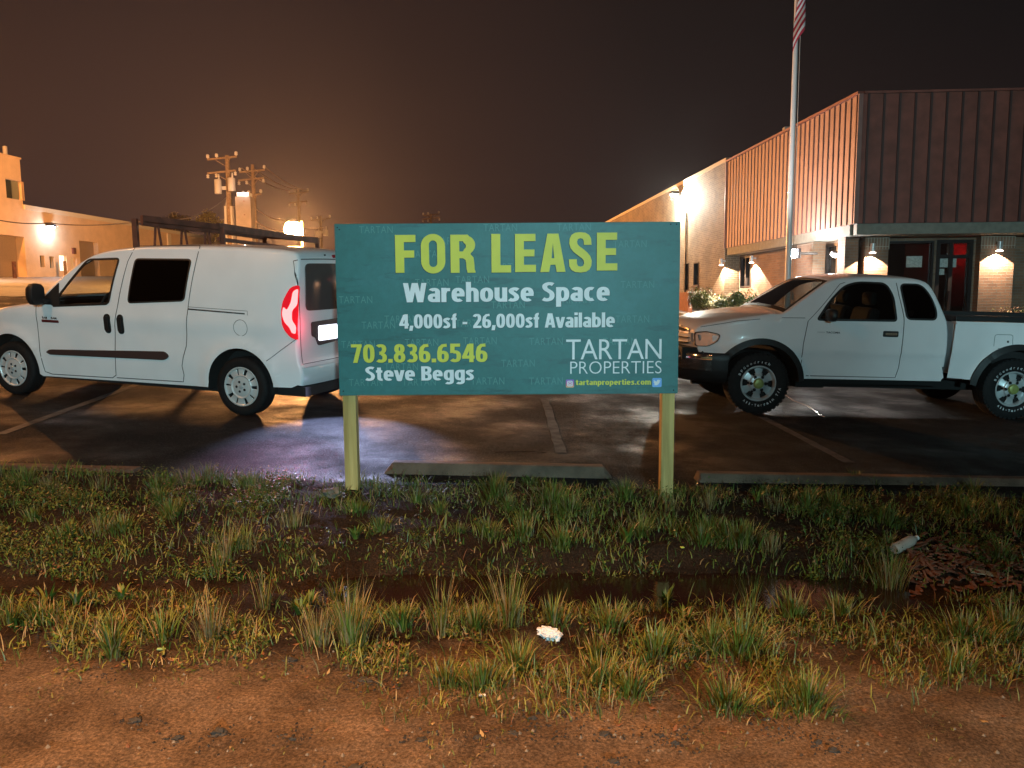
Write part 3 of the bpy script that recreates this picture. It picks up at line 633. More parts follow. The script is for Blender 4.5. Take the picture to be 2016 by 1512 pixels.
# ------------------------------------------------------------------ vehicles
def frame_at(P, theta, x_at, hw):
    ex = Vector((math.cos(theta), -math.sin(theta), 0)); ex.z = G(P.x + ex.x, P.y + ex.y) - G(P.x, P.y); ex.normalize()
    up = Vector((.033, -.038, 1)).normalized(); ey = up.cross(ex).normalized(); ez = ex.cross(ey)
    o = P - ex * x_at + ey * hw
    return Matrix.Translation(o) @ Matrix((ex, ey, ez)).transposed().to_4x4()
class Body:
    """shell of a vehicle body: a centre-line path (x,z,r,crown) front to rear over the top, a bottom outline, half-width yf(x,z)"""
    def __init__(s, keys, bottom, yf):
        s.yf = yf; K = crom(keys, None); P = np.array(K); s.P = P[:, :2]; s.r = P[:, 2]; s.c = P[:, 3]
        T = np.gradient(s.P, axis=0); T /= np.hypot(T[:, 0], T[:, 1])[:, None]; T = np.array([T[max(0, i - 2):i + 3].mean(0) for i in range(len(T))]); T /= np.hypot(T[:, 0], T[:, 1])[:, None]
        s.N = np.stack([-T[:, 1], T[:, 0]], 1); s.E = s.P - s.N * (s.r + s.c)[:, None]; s.bottom = bottom
    def side(s, sg=-1):
        return lambda x, z, off: (x, sg * (s.yf(x, z) + off), z)
    def cap(s, i, y, off=0.0):
        """point on the top strip at path index i and lateral y"""
        e = s.E[i]; W = s.yf(e[0], e[1]); r = s.r[i]; a = abs(y); N_ = s.N[i]
        if a <= W - r: d = s.c[i] * (a / max(W - r, .01)) ** 2.2
        else:
            q = min(1, (a - (W - r)) / r); d = s.c[i] + r * (1 - math.sqrt(max(0, 1 - q * q)))
        p = s.P[i] - N_ * (d - off); return (p[0], y, p[1])
    def capmap(s, i0, i1, horizontal=False):
        """map (y, t) with t = z (or x) to the strip between path indices"""
        seg = list(range(i0, i1)); key = s.P[seg, 0 if horizontal else 1]
        order = np.argsort(key); ks = key[order]; idx = np.array(seg)[order]
        def mp(y, tt, off):
            j = int(np.clip(np.searchsorted(ks, tt), 1, len(ks) - 1)); a, b = idx[j - 1], idx[j]; f = (tt - ks[j - 1]) / max(1e-6, ks[j] - ks[j - 1]); f = max(-.5, min(1.5, f))
            pa = Vector(s.cap(a, y, off)); pb = Vector(s.cap(b, y, off)); return tuple(pa.lerp(pb, f))
        return mp
    def cn(s, co, nrm):
        if abs(abs(co.y) - s.yf(co.x, co.z)) < .0015:
            e = .012; dx = (s.yf(co.x + e, co.z) - s.yf(co.x - e, co.z)) / (2 * e); dz = (s.yf(co.x, co.z + e) - s.yf(co.x, co.z - e)) / (2 * e)
            return Vector((-dx, math.copysign(1, co.y), -dz)).normalized()
        return nrm
    def build(s, mb, holes=(), glass_fn=None, gmb=None, closed_ends=True, cols=(0, .25, .5, .7, .8, .87, .93, 1)):
        outer = [tuple(p) for p in s.E] + list(s.bottom)
        xs = sorted(set(round(float(v), 4) for v in frange(min(p[0] for p in outer), max(p[0] for p in outer), .09))); zs = frange(min(p[1] for p in outer), max(p[1] for p in outer), .07)
        V_, Fc, B = fill2d(outer, holes, xs, zs)
        for sg in (-1, 1): mb.raw([(x, sg * s.yf(x, z), z) for x, z in V_], Fc)
        fr = sorted(set([-c for c in cols] + list(cols))); rows = []
        for i in range(len(s.P)):
            e = s.E[i]; W = s.yf(e[0], e[1]); r = s.r[i]; row = []
            for k in range(0, 7): row.append(s.cap(i, -(W - r + r * math.cos(k * math.pi / 12))) if k else (e[0], -W, e[1]))
            for f in fr[1:-1]: row.append(s.cap(i, f * (W - r)))
            for k in range(6, -1, -1): row.append(s.cap(i, (W - r + r * math.cos(k * math.pi / 12))) if k else (e[0], W, e[1]))
            rows.append(row)
        n = len(rows[0]); lat = [None] * 6 + fr + [None] * 6
        for i in range(len(rows) - 1):
            for k in range(n - 1):
                fc = (rows[i][k], rows[i][k + 1], rows[i + 1][k + 1], rows[i + 1][k])
                g = False
                if glass_fn and 6 <= k < n - 7:
                    fm = (fr[k - 6] + fr[k - 5]) / 2; g = glass_fn((s.P[i] + s.P[i + 1]) / 2, abs(fm))
                (gmb if g else mb).face(fc)
def wheel(root, name, x, y, z, rt, wd, rr, style, sgn=-1):
    w = empty(name, (x, y, z), parent=root); mb = MB(); h = wd / 2
    mb.lathe([(rr * .97, h * .80), (rr * 1.02, h * .98), (rr * 1.06, h * 1.0), (rr + (rt - rr) * .45, h * 1.06), (rr + (rt - rr) * .78, h * 1.0), (rt * .975, h * .86), (rt, h * .72), (rt, h * .30), (rt * .985, h * .28), (rt * .985, h * .22), (rt, h * .20), (rt, -h * .20), (rt * .985, -h * .22), (rt * .985, -h * .28), (rt, -h * .30), (rt, -h * .72), (rt * .975, -h * .86), (rr * 1.05, -h), (rr * .9, -h * .8)], 64, 'Y', (0, 0, 0), sgn)
    if style == 'alloy':   # chunky shoulder lugs
        for k in range(40):
            a = 2 * math.pi * k / 40; c, q = math.cos(a), math.sin(a)
            mb.box((c * (rt - .010), sgn * h * .84, q * (rt - .010)), (.020, .035, .034), Matrix.Rotation(-a, 3, 'Y'))
    mb.build('tyre', M['rubber'], w, smooth=35)
    rim = MB(); NA = 120
    if style == 'cover':
        prof = [(rr * 1.03, .0), (rr * .985, .012), (rr * .94, .012), (rr * .90, .002), (rr * .86, .0), (rr * .62, .006), (rr * .58, .012), (rr * .50, .004), (rr * .36, .012), (rr * .18, .016), (0.001, .018)]
        def hole(i, k):
            if i not in (3, 4): return False
            m = (k + 2) % 24; m2 = (k + 14) % 24
            return m < 4 or (m2 < 2)
    else:
        prof = [(rr * 1.04, .0), (rr * .985, .014), (rr * .93, .014), (rr * .90, -.012), (rr * .84, -.030), (rr * .60, -.016), (rr * .50, -.008), (rr * .46, .006), (rr * .40, .012), (rr * .26, .014), (0.001, .014)]
        def hole(i, k):
            m = (k + 5) % 20
            return (i == 4 and m < 9) or (i == 5 and 2 <= m < 7)
    bz = h * .86; P = [[(r * math.cos(2 * math.pi * k / NA), sgn * (bz + d), r * math.sin(2 * math.pi * k / NA)) for k in range(NA)] for r, d in prof]
    for i in range(len(prof) - 1):
        for k in range(NA):
            if hole(i, k): continue
            k2 = (k + 1) % NA; rim.face((P[i][k], P[i][k2], P[i + 1][k2], P[i + 1][k]))
    rim.build('rim', M['cover' if style == 'cover' else 'silver'], w, smooth=30, merge=True, solid=.012)
    mb = MB(); mb.lathe([(rr * .97, bz * .55), (0.001, bz * .55)], 40, 'Y', (0, 0, 0), sgn); mb.lathe([(rr * .97, bz), (rr * .97, -bz)], 40, 'Y', (0, 0, 0), sgn); mb.build('wheel_well_disc', M['blackmatte'], w)
    if style == 'cover':
        for k in range(5):
            mb = MB(); a = R(90 + 72 * k + 20); mb.lathe([(0.001, .020), (.013, .019), (.016, .008)], 12, 'Y', (math.cos(a) * rr * .25, sgn * bz, math.sin(a) * rr * .25), sgn)
            mb.build('lug_nut', M['black'], w, smooth=True)
        mb = MB(); mb.lathe([(0.001, .026), (.022, .024), (.028, .015)], 20, 'Y', (0, sgn * bz, 0), sgn); mb.build('hub_cap', M['silver'], w, smooth=True)
    else:
        for k in range(6):
            mb = MB(); a = R(60 * k + 0); mb.lathe([(0.001, .030), (.011, .028), (.013, .012), (.020, .0145)], 12, 'Y', (math.cos(a) * rr * .40, sgn * bz, math.sin(a) * rr * .40), sgn)
            mb.build('lug_nut', M['blackmatte'], w, smooth=True)
        mb = MB(); mb.lathe([(0.001, .050), (.020, .050), (.022, .047), (.040, .046), (.056, .040), (.064, .014)], 32, 'Y', (0, sgn * bz, 0), sgn); mb.build('hub_cap', mat('aged_gold_cap', (.30, .34, .10), .4, .3), w, smooth=35)
        # raised white lettering round the side wall
        mb = MB(); rc = rr + (rt - rr) * .20; hh = .030
        for word, a0, st in (('BFGoodrich', 155, -10.0), ('All-Terrain T/A', 232, 8.2)):
            for j, chh in enumerate(word):
                if chh == ' ': continue
                V_, Fc = text_mesh(chh, .02, ((0, 0), (.02, 0))); a = R(a0 + st * j); wch = {'i': .010, 'l': .010, '/': .014, '-': .012, 'r': .016}.get(chh, .023); hch = hh if chh.isupper() or chh in 'dhl/' else hh * .78
                if chh == '-': hch = .006
                up = 1 if st < 0 else -1
                vs = []
                for v in V_:
                    lx = (v[0] - .5) * wch; lz = v[1] * hch + (.012 if chh == '-' else 0); rad = rc + lz if up > 0 else rc + hh - lz
                    aa = a - lx / rc * up; 
                    rq = (rad - rr) / (rt - rr); yy = h * (1.0 + .06 * min(1, rq / .45)) + .0025
                    vs.append((rad * math.cos(aa), sgn * yy, rad * math.sin(aa)))
                mb.raw(vs, Fc)
        mb.build('tyre_lettering', mat('white_rubber', (.62, .64, .66), .6), w)
    return w
def text_patch(mb, s, x0, x1, z0, z1, mp, off=.004, fo=.0, cp=((0, 0),), italic=0):
    V_, Fc = text_mesh(s, fo, cp); mb.raw([mp(x0 + (x1 - x0) * v[0] + italic * v[1] * (z1 - z0), z0 + (z1 - z0) * v[1], off + v[2]) for v in V_], Fc)

# ---- the van ------------------------------------------------------
HW = .905
def yv(x, z):
    w = HW - .012
    if z > 1.05: w -= .155 * ((z - 1.05) / .78) ** 1.7
    if z < .62: w -= .030 * ((.62 - z) / .35) ** 1.6
    w += .014 * math.exp(-((z - .98) / .10) ** 2)
    if x < 1.0: w -= .24 * ((1.0 - x) / 1.0) ** 2.3
    if x > 4.25: w -= .045 * ((x - 4.25) / .48) ** 2.0
    for cx in (.84, 4.02):
        d = math.hypot(x - cx, z - .32); w += .018 * math.exp(-((d - .43) / .07) ** 2)
    return max(w, .05)
vk = [(.10, .24, .05, .10), (.02, .32, .06, .14), (.0, .5, .07, .16), (.03, .72, .08, .16), (.10, .90, .09, .12), (.30, 1.00, .08, .06), (.70, 1.085, .07, .05), (1.10, 1.135, .06, .04), (1.22, 1.17, .05, .05), (1.55, 1.42, .05, .04), (1.86, 1.63, .055, .03), (2.10, 1.735, .06, .03), (2.5, 1.805, .065, .035), (3.1, 1.838, .07, .035), (3.9, 1.842, .07, .035), (4.4, 1.825, .07, .035), (4.62, 1.79, .06, .03), (4.69, 1.72, .05, .03), (4.715, 1.60, .045, .03), (4.735, 1.2, .045, .03), (4.74, .8, .05, .03), (4.755, .62, .05, .03), (4.775, .56, .05, .03), (4.785, .44, .05, .03), (4.76, .36, .04, .03)]
vb = [(4.62, .345)] + arc(4.02, .33, .405, 2, 178, 26) + [(3.60, .285), (1.30, .255)] + arc(.84, .32, .415, -6, 186, 26) + [(.22, .25)]
van = empty('delivery_van', label='white compact cargo van parked left of the sign with tail light lit', cat='van')
van.matrix_world = frame_at(gz(-2.93, 8.20), R(17), 4.02, HW)
B = Body(vk, vb, yv); sd = B.side(-1)
wf = rpoly([(1.50, 1.085, .03), (1.97, 1.625, .06), (2.405, 1.645, .04), (2.315, 1.14, .05)], .05)
win2 = rpoly([(2.585, 1.165), (2.632, 1.645), (3.365, 1.655), (3.325, 1.215)], .045)
mb = MB(); gm = MB()
B.build(mb, [wf], lambda p, f: (1.24 < p[0] < 1.90 and f < .93), gm)
body = mb.build('body', M['paint'], van, smooth=60, merge=True, cnorm=B.cn)
def lining(o, root):
    me = o.data.copy(); me.materials.clear(); me.materials.append(M['dark_in'])
    nn = [v.normal.copy() for v in o.data.vertices]
    for v, q in zip(me.vertices, nn): v.co = v.co - q * .022
    l = bpy.data.objects.new('interior_lining', me); COL.objects.link(l); l.parent = root
lining(body, van)
gm.build('windscreen', M['glass'], van, smooth=True, merge=True)
for sg in (-1, 1):
    s_ = B.side(sg); mb = MB(); patch(mb, inset(wf, -.006), s_, -.004, -.010, step=.2); mb.build('front_side_window', M['glass'], van, smooth=30)
    mb = MB(); patch(mb, inset(wf, -.012), s_, .004, -.002, [inset(wf, .012)]); mb.build('window_seal', M['black'], van)
mb = MB(); patch(mb, win2, sd, .003); mb.build('side_window', M['dglass'], van, smooth=30)
mb = MB(); patch(mb, inset(win2, .0), sd, .0015, -.002, ()); mb.build('window_backing', M['blackmatte'], van)
mb = MB(); patch(mb, inset(win2, -.010), sd, .005, 0, [inset(win2, .008)]); mb.build('window_seal', M['black'], van)
# black A pillar triangle and mirror
mb = MB(); patch(mb, rpoly([(1.30, 1.10), (1.60, 1.36), (1.62, 1.10)], .02), sd, .003); mb.build('quarter_panel', M['black'], van)
mb = MB(); mb.tube([(1.46, -.84, 1.14), (1.44, -.93, 1.15), (1.42, -.98, 1.17)], .035, 10); mb.build('mirror_arm', M['black'], van, smooth=True)
mb = MB()
vs = []; seg = 12
for j, (sx, oy) in enumerate([(.2, -.07), (.75, -.05), (1, 0), (1, .04), (.9, .06)]):
    for k in range(seg):
        a = 2 * math.pi * k / seg; ca, sa = math.cos(a), math.sin(a)
        ca = math.copysign(abs(ca) ** .6, ca); sa = math.copysign(abs(sa) ** .6, sa); vs.append((oy, .095 * sx * ca, .125 * sx * sa))
mb.raw([(1.40 + v[0], -1.02 + v[1], 1.22 + v[2]) for v in vs], [(j * seg + k, j * seg + (k + 1) % seg, (j + 1) * seg + (k + 1) % seg, (j + 1) * seg + k) for j in range(4) for k in range(seg)] + [tuple(range(seg)), tuple(range(4 * seg, 5 * seg))])
mir = mb.build('wing_mirror', M['black'], van, smooth=50)
# panel gaps
mb = MB(); S_ = M['seam']; g = .009
ribbon(mb, [(2.60, 1.79), (2.53, 1.62), (2.50, 1.45), (2.44, 1.1), (2.40, .9), (2.375, .55), (2.355, .335), (2.30, .30), (1.42, .285), (1.33, .31), (1.29, .55), (1.28, .8), (1.28, 1.09)], g, sd)
ribbon(mb, [(2.60, 1.79), (3.45, 1.81)], g * .8, sd)
ribbon(mb, [(3.45, 1.81), (3.43, 1.6), (3.40, 1.30), (3.375, 1.05), (3.36, .85), (3.345, .72), (3.30, .60), (3.275, .50), (3.29, .40), (3.27, .32), (2.36, .305)], g, sd)
ribbon(mb, [(4.36, .62), (4.52, .74), (4.70, .87)], g * .7, sd)
mb.build('door_gap', S_, van)
mb = MB(); patch(mb, [(3.385, 1.118), (4.10, 1.098), (4.10, 1.112), (3.385, 1.134)], sd, .002); mb.build('sliding_rail', M['seam'], van)
mb = MB(); ribbon(mb, [(3.39, 1.150), (4.13, 1.135), (4.135, 1.09)], .006, sd); c_ = arc(4.05, .955, .085, 0, 354, 40); ribbon(mb, c_, .006, sd, closed=True); mb.build('fuel_door_gap', mat('soft_gap', (.16, .15, .15), .7), van)
mb = MB(); patch(mb, rpoly([(1.385, .545, .02), (1.44, .580, .03), (3.06, .648, .04), (3.12, .600, .05), (3.06, .552, .04), (1.44, .520, .03)], .04), sd, .016); mb.build('side_moulding', mat('worn_moulding', (.050, .026, .024), .55, bump=.1, bscale=60), van, smooth=30)
for x0 in (2.30, 2.482):
    mb = MB(); patch(mb, rrect(x0 - .043, .81, x0 + .043, 1.03, .04), sd, .004); mb.build('handle_recess', M['blackmatte'], van)
    mb = MB(); patch(mb, rrect(x0 - .026, .835, x0 + .026, 1.005, .025), sd, .028); mb.build('door_handle', M['black'], van, smooth=30)
mb = MB(); text_patch(mb, 'RAM', 1.37, 1.44, .935, .962, sd, .005, .02); text_patch(mb, 'RAM', 1.50, 1.58, .935, .962, sd, .005, .02); mb.build('badge_lettering', M['chrome'], van)
mb = MB(); patch(mb, rrect(1.355, .895, 1.60, .925, .004), sd, .005); bd = mb.build('badge', mat('dark_red_badge', (.10, .012, .014), .3, coat=.4), van)
# rear: tail lamp, window, plate panel, bumper
tl = rpoly([(4.715, 1.43, .05), (4.62, 1.40, .08), (4.545, 1.25, .12), (4.535, 1.12, .12), (4.56, .98, .12), (4.64, .88, .08), (4.715, .855, .02)], .08, 6)
for sg in (-1, 1):
    mb = MB(); patch(mb, tl, B.side(sg), .014, step=.05); mb.build('tail_light', M['redlens'] if sg < 0 else M['redoff'], van, smooth=40)
mb = MB(); patch(mb, rpoly([(4.71, 1.39), (4.655, 1.36), (4.64, 1.24), (4.60, 1.16), (4.56, 1.20), (4.548, 1.12), (4.58, 1.04), (4.64, .985), (4.66, .93), (4.70, .92), (4.71, 1.00), (4.66, 1.06), (4.655, 1.16), (4.71, 1.22)], .03), sd, .018, step=.05); mb.build('lit_bulb_zone', M['redhot'], van)
i0 = int(np.argmax(B.P[:, 0] > 4.6)); rm = B.capmap(i0, len(B.P))
rwin = rpoly([(-.70, 1.165), (-.66, 1.64), (.66, 1.64), (.70, 1.165)], .06)
mb = MB(); patch(mb, rwin, rm, .004); mb.build('rear_window_backing', mat('painted_pane_glow', (.30, .20, .18), .8), van)  # brown backing painted to imitate the glow seen in the rear glass
mb = MB(); patch(mb, inset(rwin, -.012), rm, .009, 0); mb.build('rear_window', M['rglass'], van, smooth=30)
mb = MB(); ribbon(mb, [(0, 1.72), (0, .60)], .010, rm, .010); ribbon(mb, [(-.79, 1.70), (-.81, 1.2), (-.80, .60), (.80, .60), (.81, 1.2), (.79, 1.70), (-.79, 1.70)], .010, rm, .002); mb.build('rear_door_gap', S_, van)
pp = rpoly([(-.62, 1.03), (.25, 1.06), (.25, .84), (.0, .80), (-.50, .77), (-.545, .86), (-.615, .88)], .03)
mb = MB(); patch(mb, pp, rm, .012); mb.build('number_plate_recess', mat('plum_black_trim', (.04, .022, .026), .5), van)
mb = MB(); patch(mb, rrect(-.50, .82, -.12, .985, .02), rm, .018); mb.build('number_plate', M['plate'], van)
mb = MB(); patch(mb, rrect(-.10, 1.715, .30, 1.745, .012), rm, .012); mb.build('high_brake_light', M['redoff'], van)
mb = MB(); patch(mb, rrect(-.26, 1.735, -.235, 1.75, .008), rm, .01); mb.build('washer_jet', M['black'], van)
mb = MB(); patch(mb, rpoly([(-.83, .565), (.83, .565), (.83, .60), (-.83, .60)], .01), rm, .035); mb.build('bumper_step', M['paint'], van, smooth=40)
light('number_plate_lamp', 'SPOT', (4.97, -.42, .90), 620, (.60, .64, 1), .015, van, (.42, -.80, -1), 78, .5)
light('tail_lamp_glow', 'POINT', (4.84, -.90, 1.0), 2.5, (1, .06, .12), .03, van); light('tail_lamp_beam', 'SPOT', (4.80, -.93, 1.05), 150, (1, .05, .16), .04, van, (.50, -1.15, -.95), 46, .9)
mb = MB(); mb.box((4.55, 0, .30), (.42, 1.60, .10)); mb.box((2.4, 0, .27), (3.6, 1.5, .10)); mb.box((.4, 0, .26), (.5, 1.45, .10)); mb.box((.84, 0, .45), (.86, 1.30, .5)); mb.box((4.02, 0, .50), (.86, 1.30, .5)); mb.build('underbody', M['blackmatte'], van)
mb = MB(); mb.tube([(3.4, .35, .27), (4.3, .40, .25), (4.7, .42, .24)], .03, 10); mb.build('exhaust_pipe', M['rust'], van)
for cx in (.84, 4.02):
    for sg in (-1, 1):
        mb = MB(); c_ = arc(cx, .325, .41, -8, 188, 30)
        for a, b_ in zip(c_, c_[1:]):
            ya, yb = yv(*a) - .004, yv(*b_) - .004; mb.quad((a[0], sg * ya, a[1]), (b_[0], sg * yb, b_[1]), (b_[0], sg * .62, b_[1]), (a[0], sg * .62, a[1]))
        mb.build('wheel_arch', M['blackmatte'], van, smooth=True)
for cx in (.84, 4.02):
    for sg in (-1, 1): wheel(van, 'wheel', cx, sg * (HW - .125), .318, .318, .205, .214, 'cover', sg)
# cabin
mb = MB(); mb.box((1.75, 0, .95), (.35, 1.5, .32)); mb.build('dashboard', M['dark_in'], van, bevel=.04)
for sy in (-.42, .42):
    mb = MB(); mb.box((2.05, sy, .70), (.5, .5, .25)); mb.box((2.33, sy, 1.05), (.14, .48, .62), Matrix.Rotation(R(12), 3, 'Y')); mb.box((2.42, sy, 1.45), (.09, .26, .18)); mb.build('seat', M['dark_in'], van, bevel=.04)
mb = MB(); mb.tube([(1.92 + .03 * math.sin(t), -.42 + .18 * math.cos(t), 1.08 + .17 * math.sin(t)) for t in [2 * math.pi * k / 24 for k in range(25)]], .014, 8); mb.build('steering_wheel', M['dark_in'], van, smooth=True)
mb = MB(); mb.box((2.62, 0, 1.0), (.02, 1.5, 1.4)); mb.build('bulkhead', mat('grey_bulkhead', (.05, .05, .05), .8), van)
# front: grille, headlamps (outside the frame but part of the van)
fm = B.capmap(2, int(np.argmax(B.P[:, 1] > .93)))
mb = MB(); patch(mb, rpoly([(-.42, .62), (-.46, .82), (.46, .82), (.42, .62)], .04), fm, .006); mb.build('grille', M['black'], van)
for sg in (-1, 1):
    mb = MB(); patch(mb, rpoly([(.16, .80), (.42, .98), (.55, .96), (.40, .80)], .04), B.side(sg), .010, step=.05); mb.build('headlight', M['lens'], van)

# ---- the pickup ---------------------------------------------------
TW = .845
def yt(x, z):
    w = TW - .01
    if z > 1.13: w -= .20 * ((z - 1.13) / .50) ** 1.35 if x > 1.0 else .06 * ((z - 1.13) / .1)
    if z < .75: w -= .022 * ((.75 - z) / .3) ** 1.3
    w += .006 * math.tanh((z - .745) / .012)
    if x < .75: w -= .30 * ((.75 - x) / .9) ** 2.2
    for cx in (.80, 3.90):
        d = math.hypot(x - cx, z - .36); w += .030 * math.exp(-((d - .50) / .06) ** 2)
    return max(w, .05)
tk = [(.06, .66, .05, .06), (-.02, .74, .06, .10), (-.06, .86, .06, .10), (-.06, .98, .06, .10), (-.02, 1.055, .06, .09), (.10, 1.105, .06, .06), (.30, 1.15, .07, .05), (.60, 1.20, .07, .04), (.92, 1.235, .06, .03), (1.02, 1.25, .05, .04), (1.30, 1.44, .04, .04), (1.60, 1.625, .05, .03), (1.78, 1.675, .06, .03), (2.1, 1.70, .07, .03), (2.5, 1.698, .07, .03), (2.76, 1.672, .07, .03), (2.87, 1.61, .06, .03), (2.93, 1.50, .05, .03), (3.00, 1.30, .045, .03), (3.045, 1.12, .04, .02), (3.06, .9, .04, .01), (3.06, .62, .04, .01)]
tb = [(3.05, .49), (3.02, .45), (1.31, .44)] + arc(.80, .37, .50, 8, 172, 30)[0:] + [(.25, .62)]
truck = empty('pickup_truck', label='white extended cab pickup truck parked right of the sign facing left', cat='pickup truck')
truck.matrix_world = frame_at(gz(2.93, 9.13), R(-1.5), .80, TW - .0)
B = Body(tk, tb, yt); sd = B.side(-1)
dw = rpoly([(1.45, 1.15, .03), (1.60, 1.36, .25), (1.80, 1.545, .14), (1.97, 1.595, .10), (2.31, 1.59, .09), (2.375, 1.45, .12), (2.39, 1.16, .03)], .05, 6)
qw = rpoly([(2.525, 1.185, .05), (2.495, 1.45, .1), (2.49, 1.585, .06), (2.74, 1.585, .10), (2.83, 1.45, .12), (2.875, 1.30, .1), (2.87, 1.185, .07)], .05, 6)
mb = MB(); gm = MB()
B.build(mb, [dw], lambda p, f: (1.05 < p[0] < 1.60 and f < .93), gm)
cb = mb.build('cab_body', M['paint'], truck, smooth=60, merge=True, cnorm=B.cn); lining(cb, truck)
gm.build('windscreen', M['tglass'], truck, smooth=True, merge=True)
mb = MB(); iws = [i for i in range(len(B.P)) if 1.0 < B.P[i][0] < 1.66 and 1.2 < B.P[i][1] < 1.66]; wm = B.capmap(iws[0] - 1, iws[-1] + 2, True)
patch(mb, [(-.78, 1.035), (-.62, 1.61), (.62, 1.61), (.78, 1.035)], wm, .003, -.001, [[(-.725, 1.085), (-.575, 1.58), (.575, 1.58), (.725, 1.085)]]); mb.build('windscreen_seal', M['black'], truck)
for sg in (-1, 1):
    s_ = B.side(sg); mb = MB(); patch(mb, inset(dw, -.006), s_, -.004, -.010, step=.2); mb.build('door_window', M['tglass'], truck, smooth=30)
    mb = MB(); patch(mb, inset(dw, -.014), s_, .004, -.002, [inset(dw, .010)]); mb.build('window_seal', M['black'], truck)
    mb = MB(); patch(mb, qw, s_, .003, step=.1); mb.build('quarter_window', M['dglass'], truck, smooth=30)
    mb = MB(); patch(mb, qw, s_, .0015, -.002); mb.build('window_backing', M['blackmatte'], truck)
    mb = MB(); patch(mb, inset(qw, -.014), s_, .006, 0, [inset(qw, .008)]); mb.build('window_seal', M['black'], truck)
mb = MB()
ribbon(mb, [(1.335, 1.13), (1.30, .85), (1.30, .50), (1.33, .475), (2.46, .475), (2.485, .60), (2.49, .95), (2.485, 1.2), (2.45, 1.45), (2.44, 1.62)], .009, sd); ribbon(mb, [(2.44, 1.62), (2.2, 1.64), (1.9, 1.62), (1.75, 1.57), (1.50, 1.30), (1.335, 1.13)], .006, sd)
ribbon(mb, [(.10, 1.02), (.5, 1.11), (.95, 1.16), (1.30, 1.165)], .006, sd)
mb.build('door_gap', M['seam'], truck)
mb = MB(); patch(mb, [(1.34, .44), (3.02, .445), (3.02, .475), (1.34, .47)], sd, .008); mb.build('sill', M['paint'], truck)
mb = MB(); patch(mb, rrect(2.245, .965, 2.43, 1.035, .015), sd, .006); hr = mb.build('handle_surround', M['black'], truck)
mb = MB(); patch(mb, rrect(2.265, .985, 2.41, 1.015, .012), sd, .022); mb.build('door_handle', M['chrome'], truck)
mb = MB(); text_patch(mb, 'TOYOTA', 1.455, 1.545, .994, 1.008, sd, .003, .0); mb.build('faded_door_lettering', mat('grey_letter', (.20, .22, .24), .5), truck)
mb = MB(); text_patch(mb, 'TACOMA', 1.560, 1.73, .990, 1.012, sd, .003, .02, ((0, 0), (.02, 0))); mb.build('door_lettering', mat('dark_letter', (.03, .05, .06), .5), truck)
# door mirror
mb = MB(); vs = []
for j, (sx, oy) in enumerate([(.35, -.05), (.8, -.04), (1, -.01), (1, .03), (.92, .04)]):
    for k in range(seg):
        a = 2 * math.pi * k / seg; ca, sa = math.cos(a), math.sin(a); ca = math.copysign(abs(ca) ** .6, ca); sa = math.copysign(abs(sa) ** .6, sa); vs.append((oy, .10 * sx * ca, .075 * sx * sa))
mb.raw([(1.56 + v[0], -.945 + v[1], 1.21 + v[2]) for v in vs], [(j * seg + k, j * seg + (k + 1) % seg, (j + 1) * seg + (k + 1) % seg, (j + 1) * seg + k) for j in range(4) for k in range(seg)] + [tuple(range(seg)), tuple(range(4 * seg, 5 * seg))])
mb.tube([(1.53, -.80, 1.17), (1.55, -.90, 1.18)], .022, 8); mb.build('wing_mirror', M['black'], truck, smooth=50)
# nose: grille, headlight, bumper
nm = B.capmap(2, 1 + int(np.argmax(B.P[:, 1] > 1.05)))
mb = MB(); patch(mb, rpoly([(-.52, .78), (-.56, 1.0), (.56, 1.0), (.52, .78)], .03), nm, .004); mb.build('grille', M['blackmatte'], truck)
for z in (.80, .87, .94, 1.0):
    mb = MB(); patch(mb, rrect(-.56, z - .010, .56, z + .012, .006), nm, .022); mb.build('grille_bar', M['chrome'], truck, smooth=30)
for sg in (-1, 1):
    mb = MB(); patch(mb, rpoly([(.035, .955), (.17, .975), (.325, .945, .05), (.30, .86), (.20, .79, .06), (.05, .785)], .03), B.side(sg), .010, step=.04); mb.build('headlight_seal', M['black'], truck)
    mb = MB(); patch(mb, rpoly([(.045, .945), (.17, .963), (.308, .935, .05), (.285, .865), (.195, .80, .06), (.06, .795)], .03), B.side(sg), .018, step=.04); hl = mb.build('headlight', M['lens'], truck, smooth=30)
    mb = MB(); patch(mb, rpoly([(.225, .935), (.295, .925), (.275, .87), (.235, .845)], .03), B.side(sg), .022); mb.build('side_marker', mat('pale_marker', (.8, .8, .8), .2, coat=.5), truck)
    y0 = sorted((sg * .60, sg * .72)); mb = MB(); patch(mb, rrect(y0[0], .80, y0[1], .955, .02), nm, .012); mb.build('corner_lamp', M['lens'], truck, smooth=30)
def bumper_pt(s_, zz, d):  # s_ in [-1,1]
    a = s_ * math.pi / 2; xx = -.21 + .62 * (1 - math.cos(a)) ** 1.15; yy = math.sin(a) * .86; nx = -math.cos(a); ny = math.sin(a); return (xx + nx * d, yy + ny * d * .6, zz)
mb = MB(); vs = []; prof = [(.02, .50), (.035, .53), (.03, .60), (.04, .63), (.035, .70), (.0, .725), (-.04, .72)]
ns = 48
for i in range(ns + 1):
    for d, z in prof: vs.append(bumper_pt(-1 + 2 * i / ns, z, d))
m_ = len(prof); mb.raw(vs, [(i * m_ + k, i * m_ + k + 1, (i + 1) * m_ + k + 1, (i + 1) * m_ + k) for i in range(4, ns - 4) for k in range(m_ - 1)]); mb.build('front_bumper', M['chrome'], truck, smooth=50)
for rg in (range(0, 4), range(ns - 4, ns)):
    mb = MB(); mb.raw(vs, [(i * m_ + k, i * m_ + k + 1, (i + 1) * m_ + k + 1, (i + 1) * m_ + k) for i in rg for k in range(m_ - 1)]); mb.build('bumper_end', M['black'], truck, smooth=50)
mb = MB(); vs2 = []
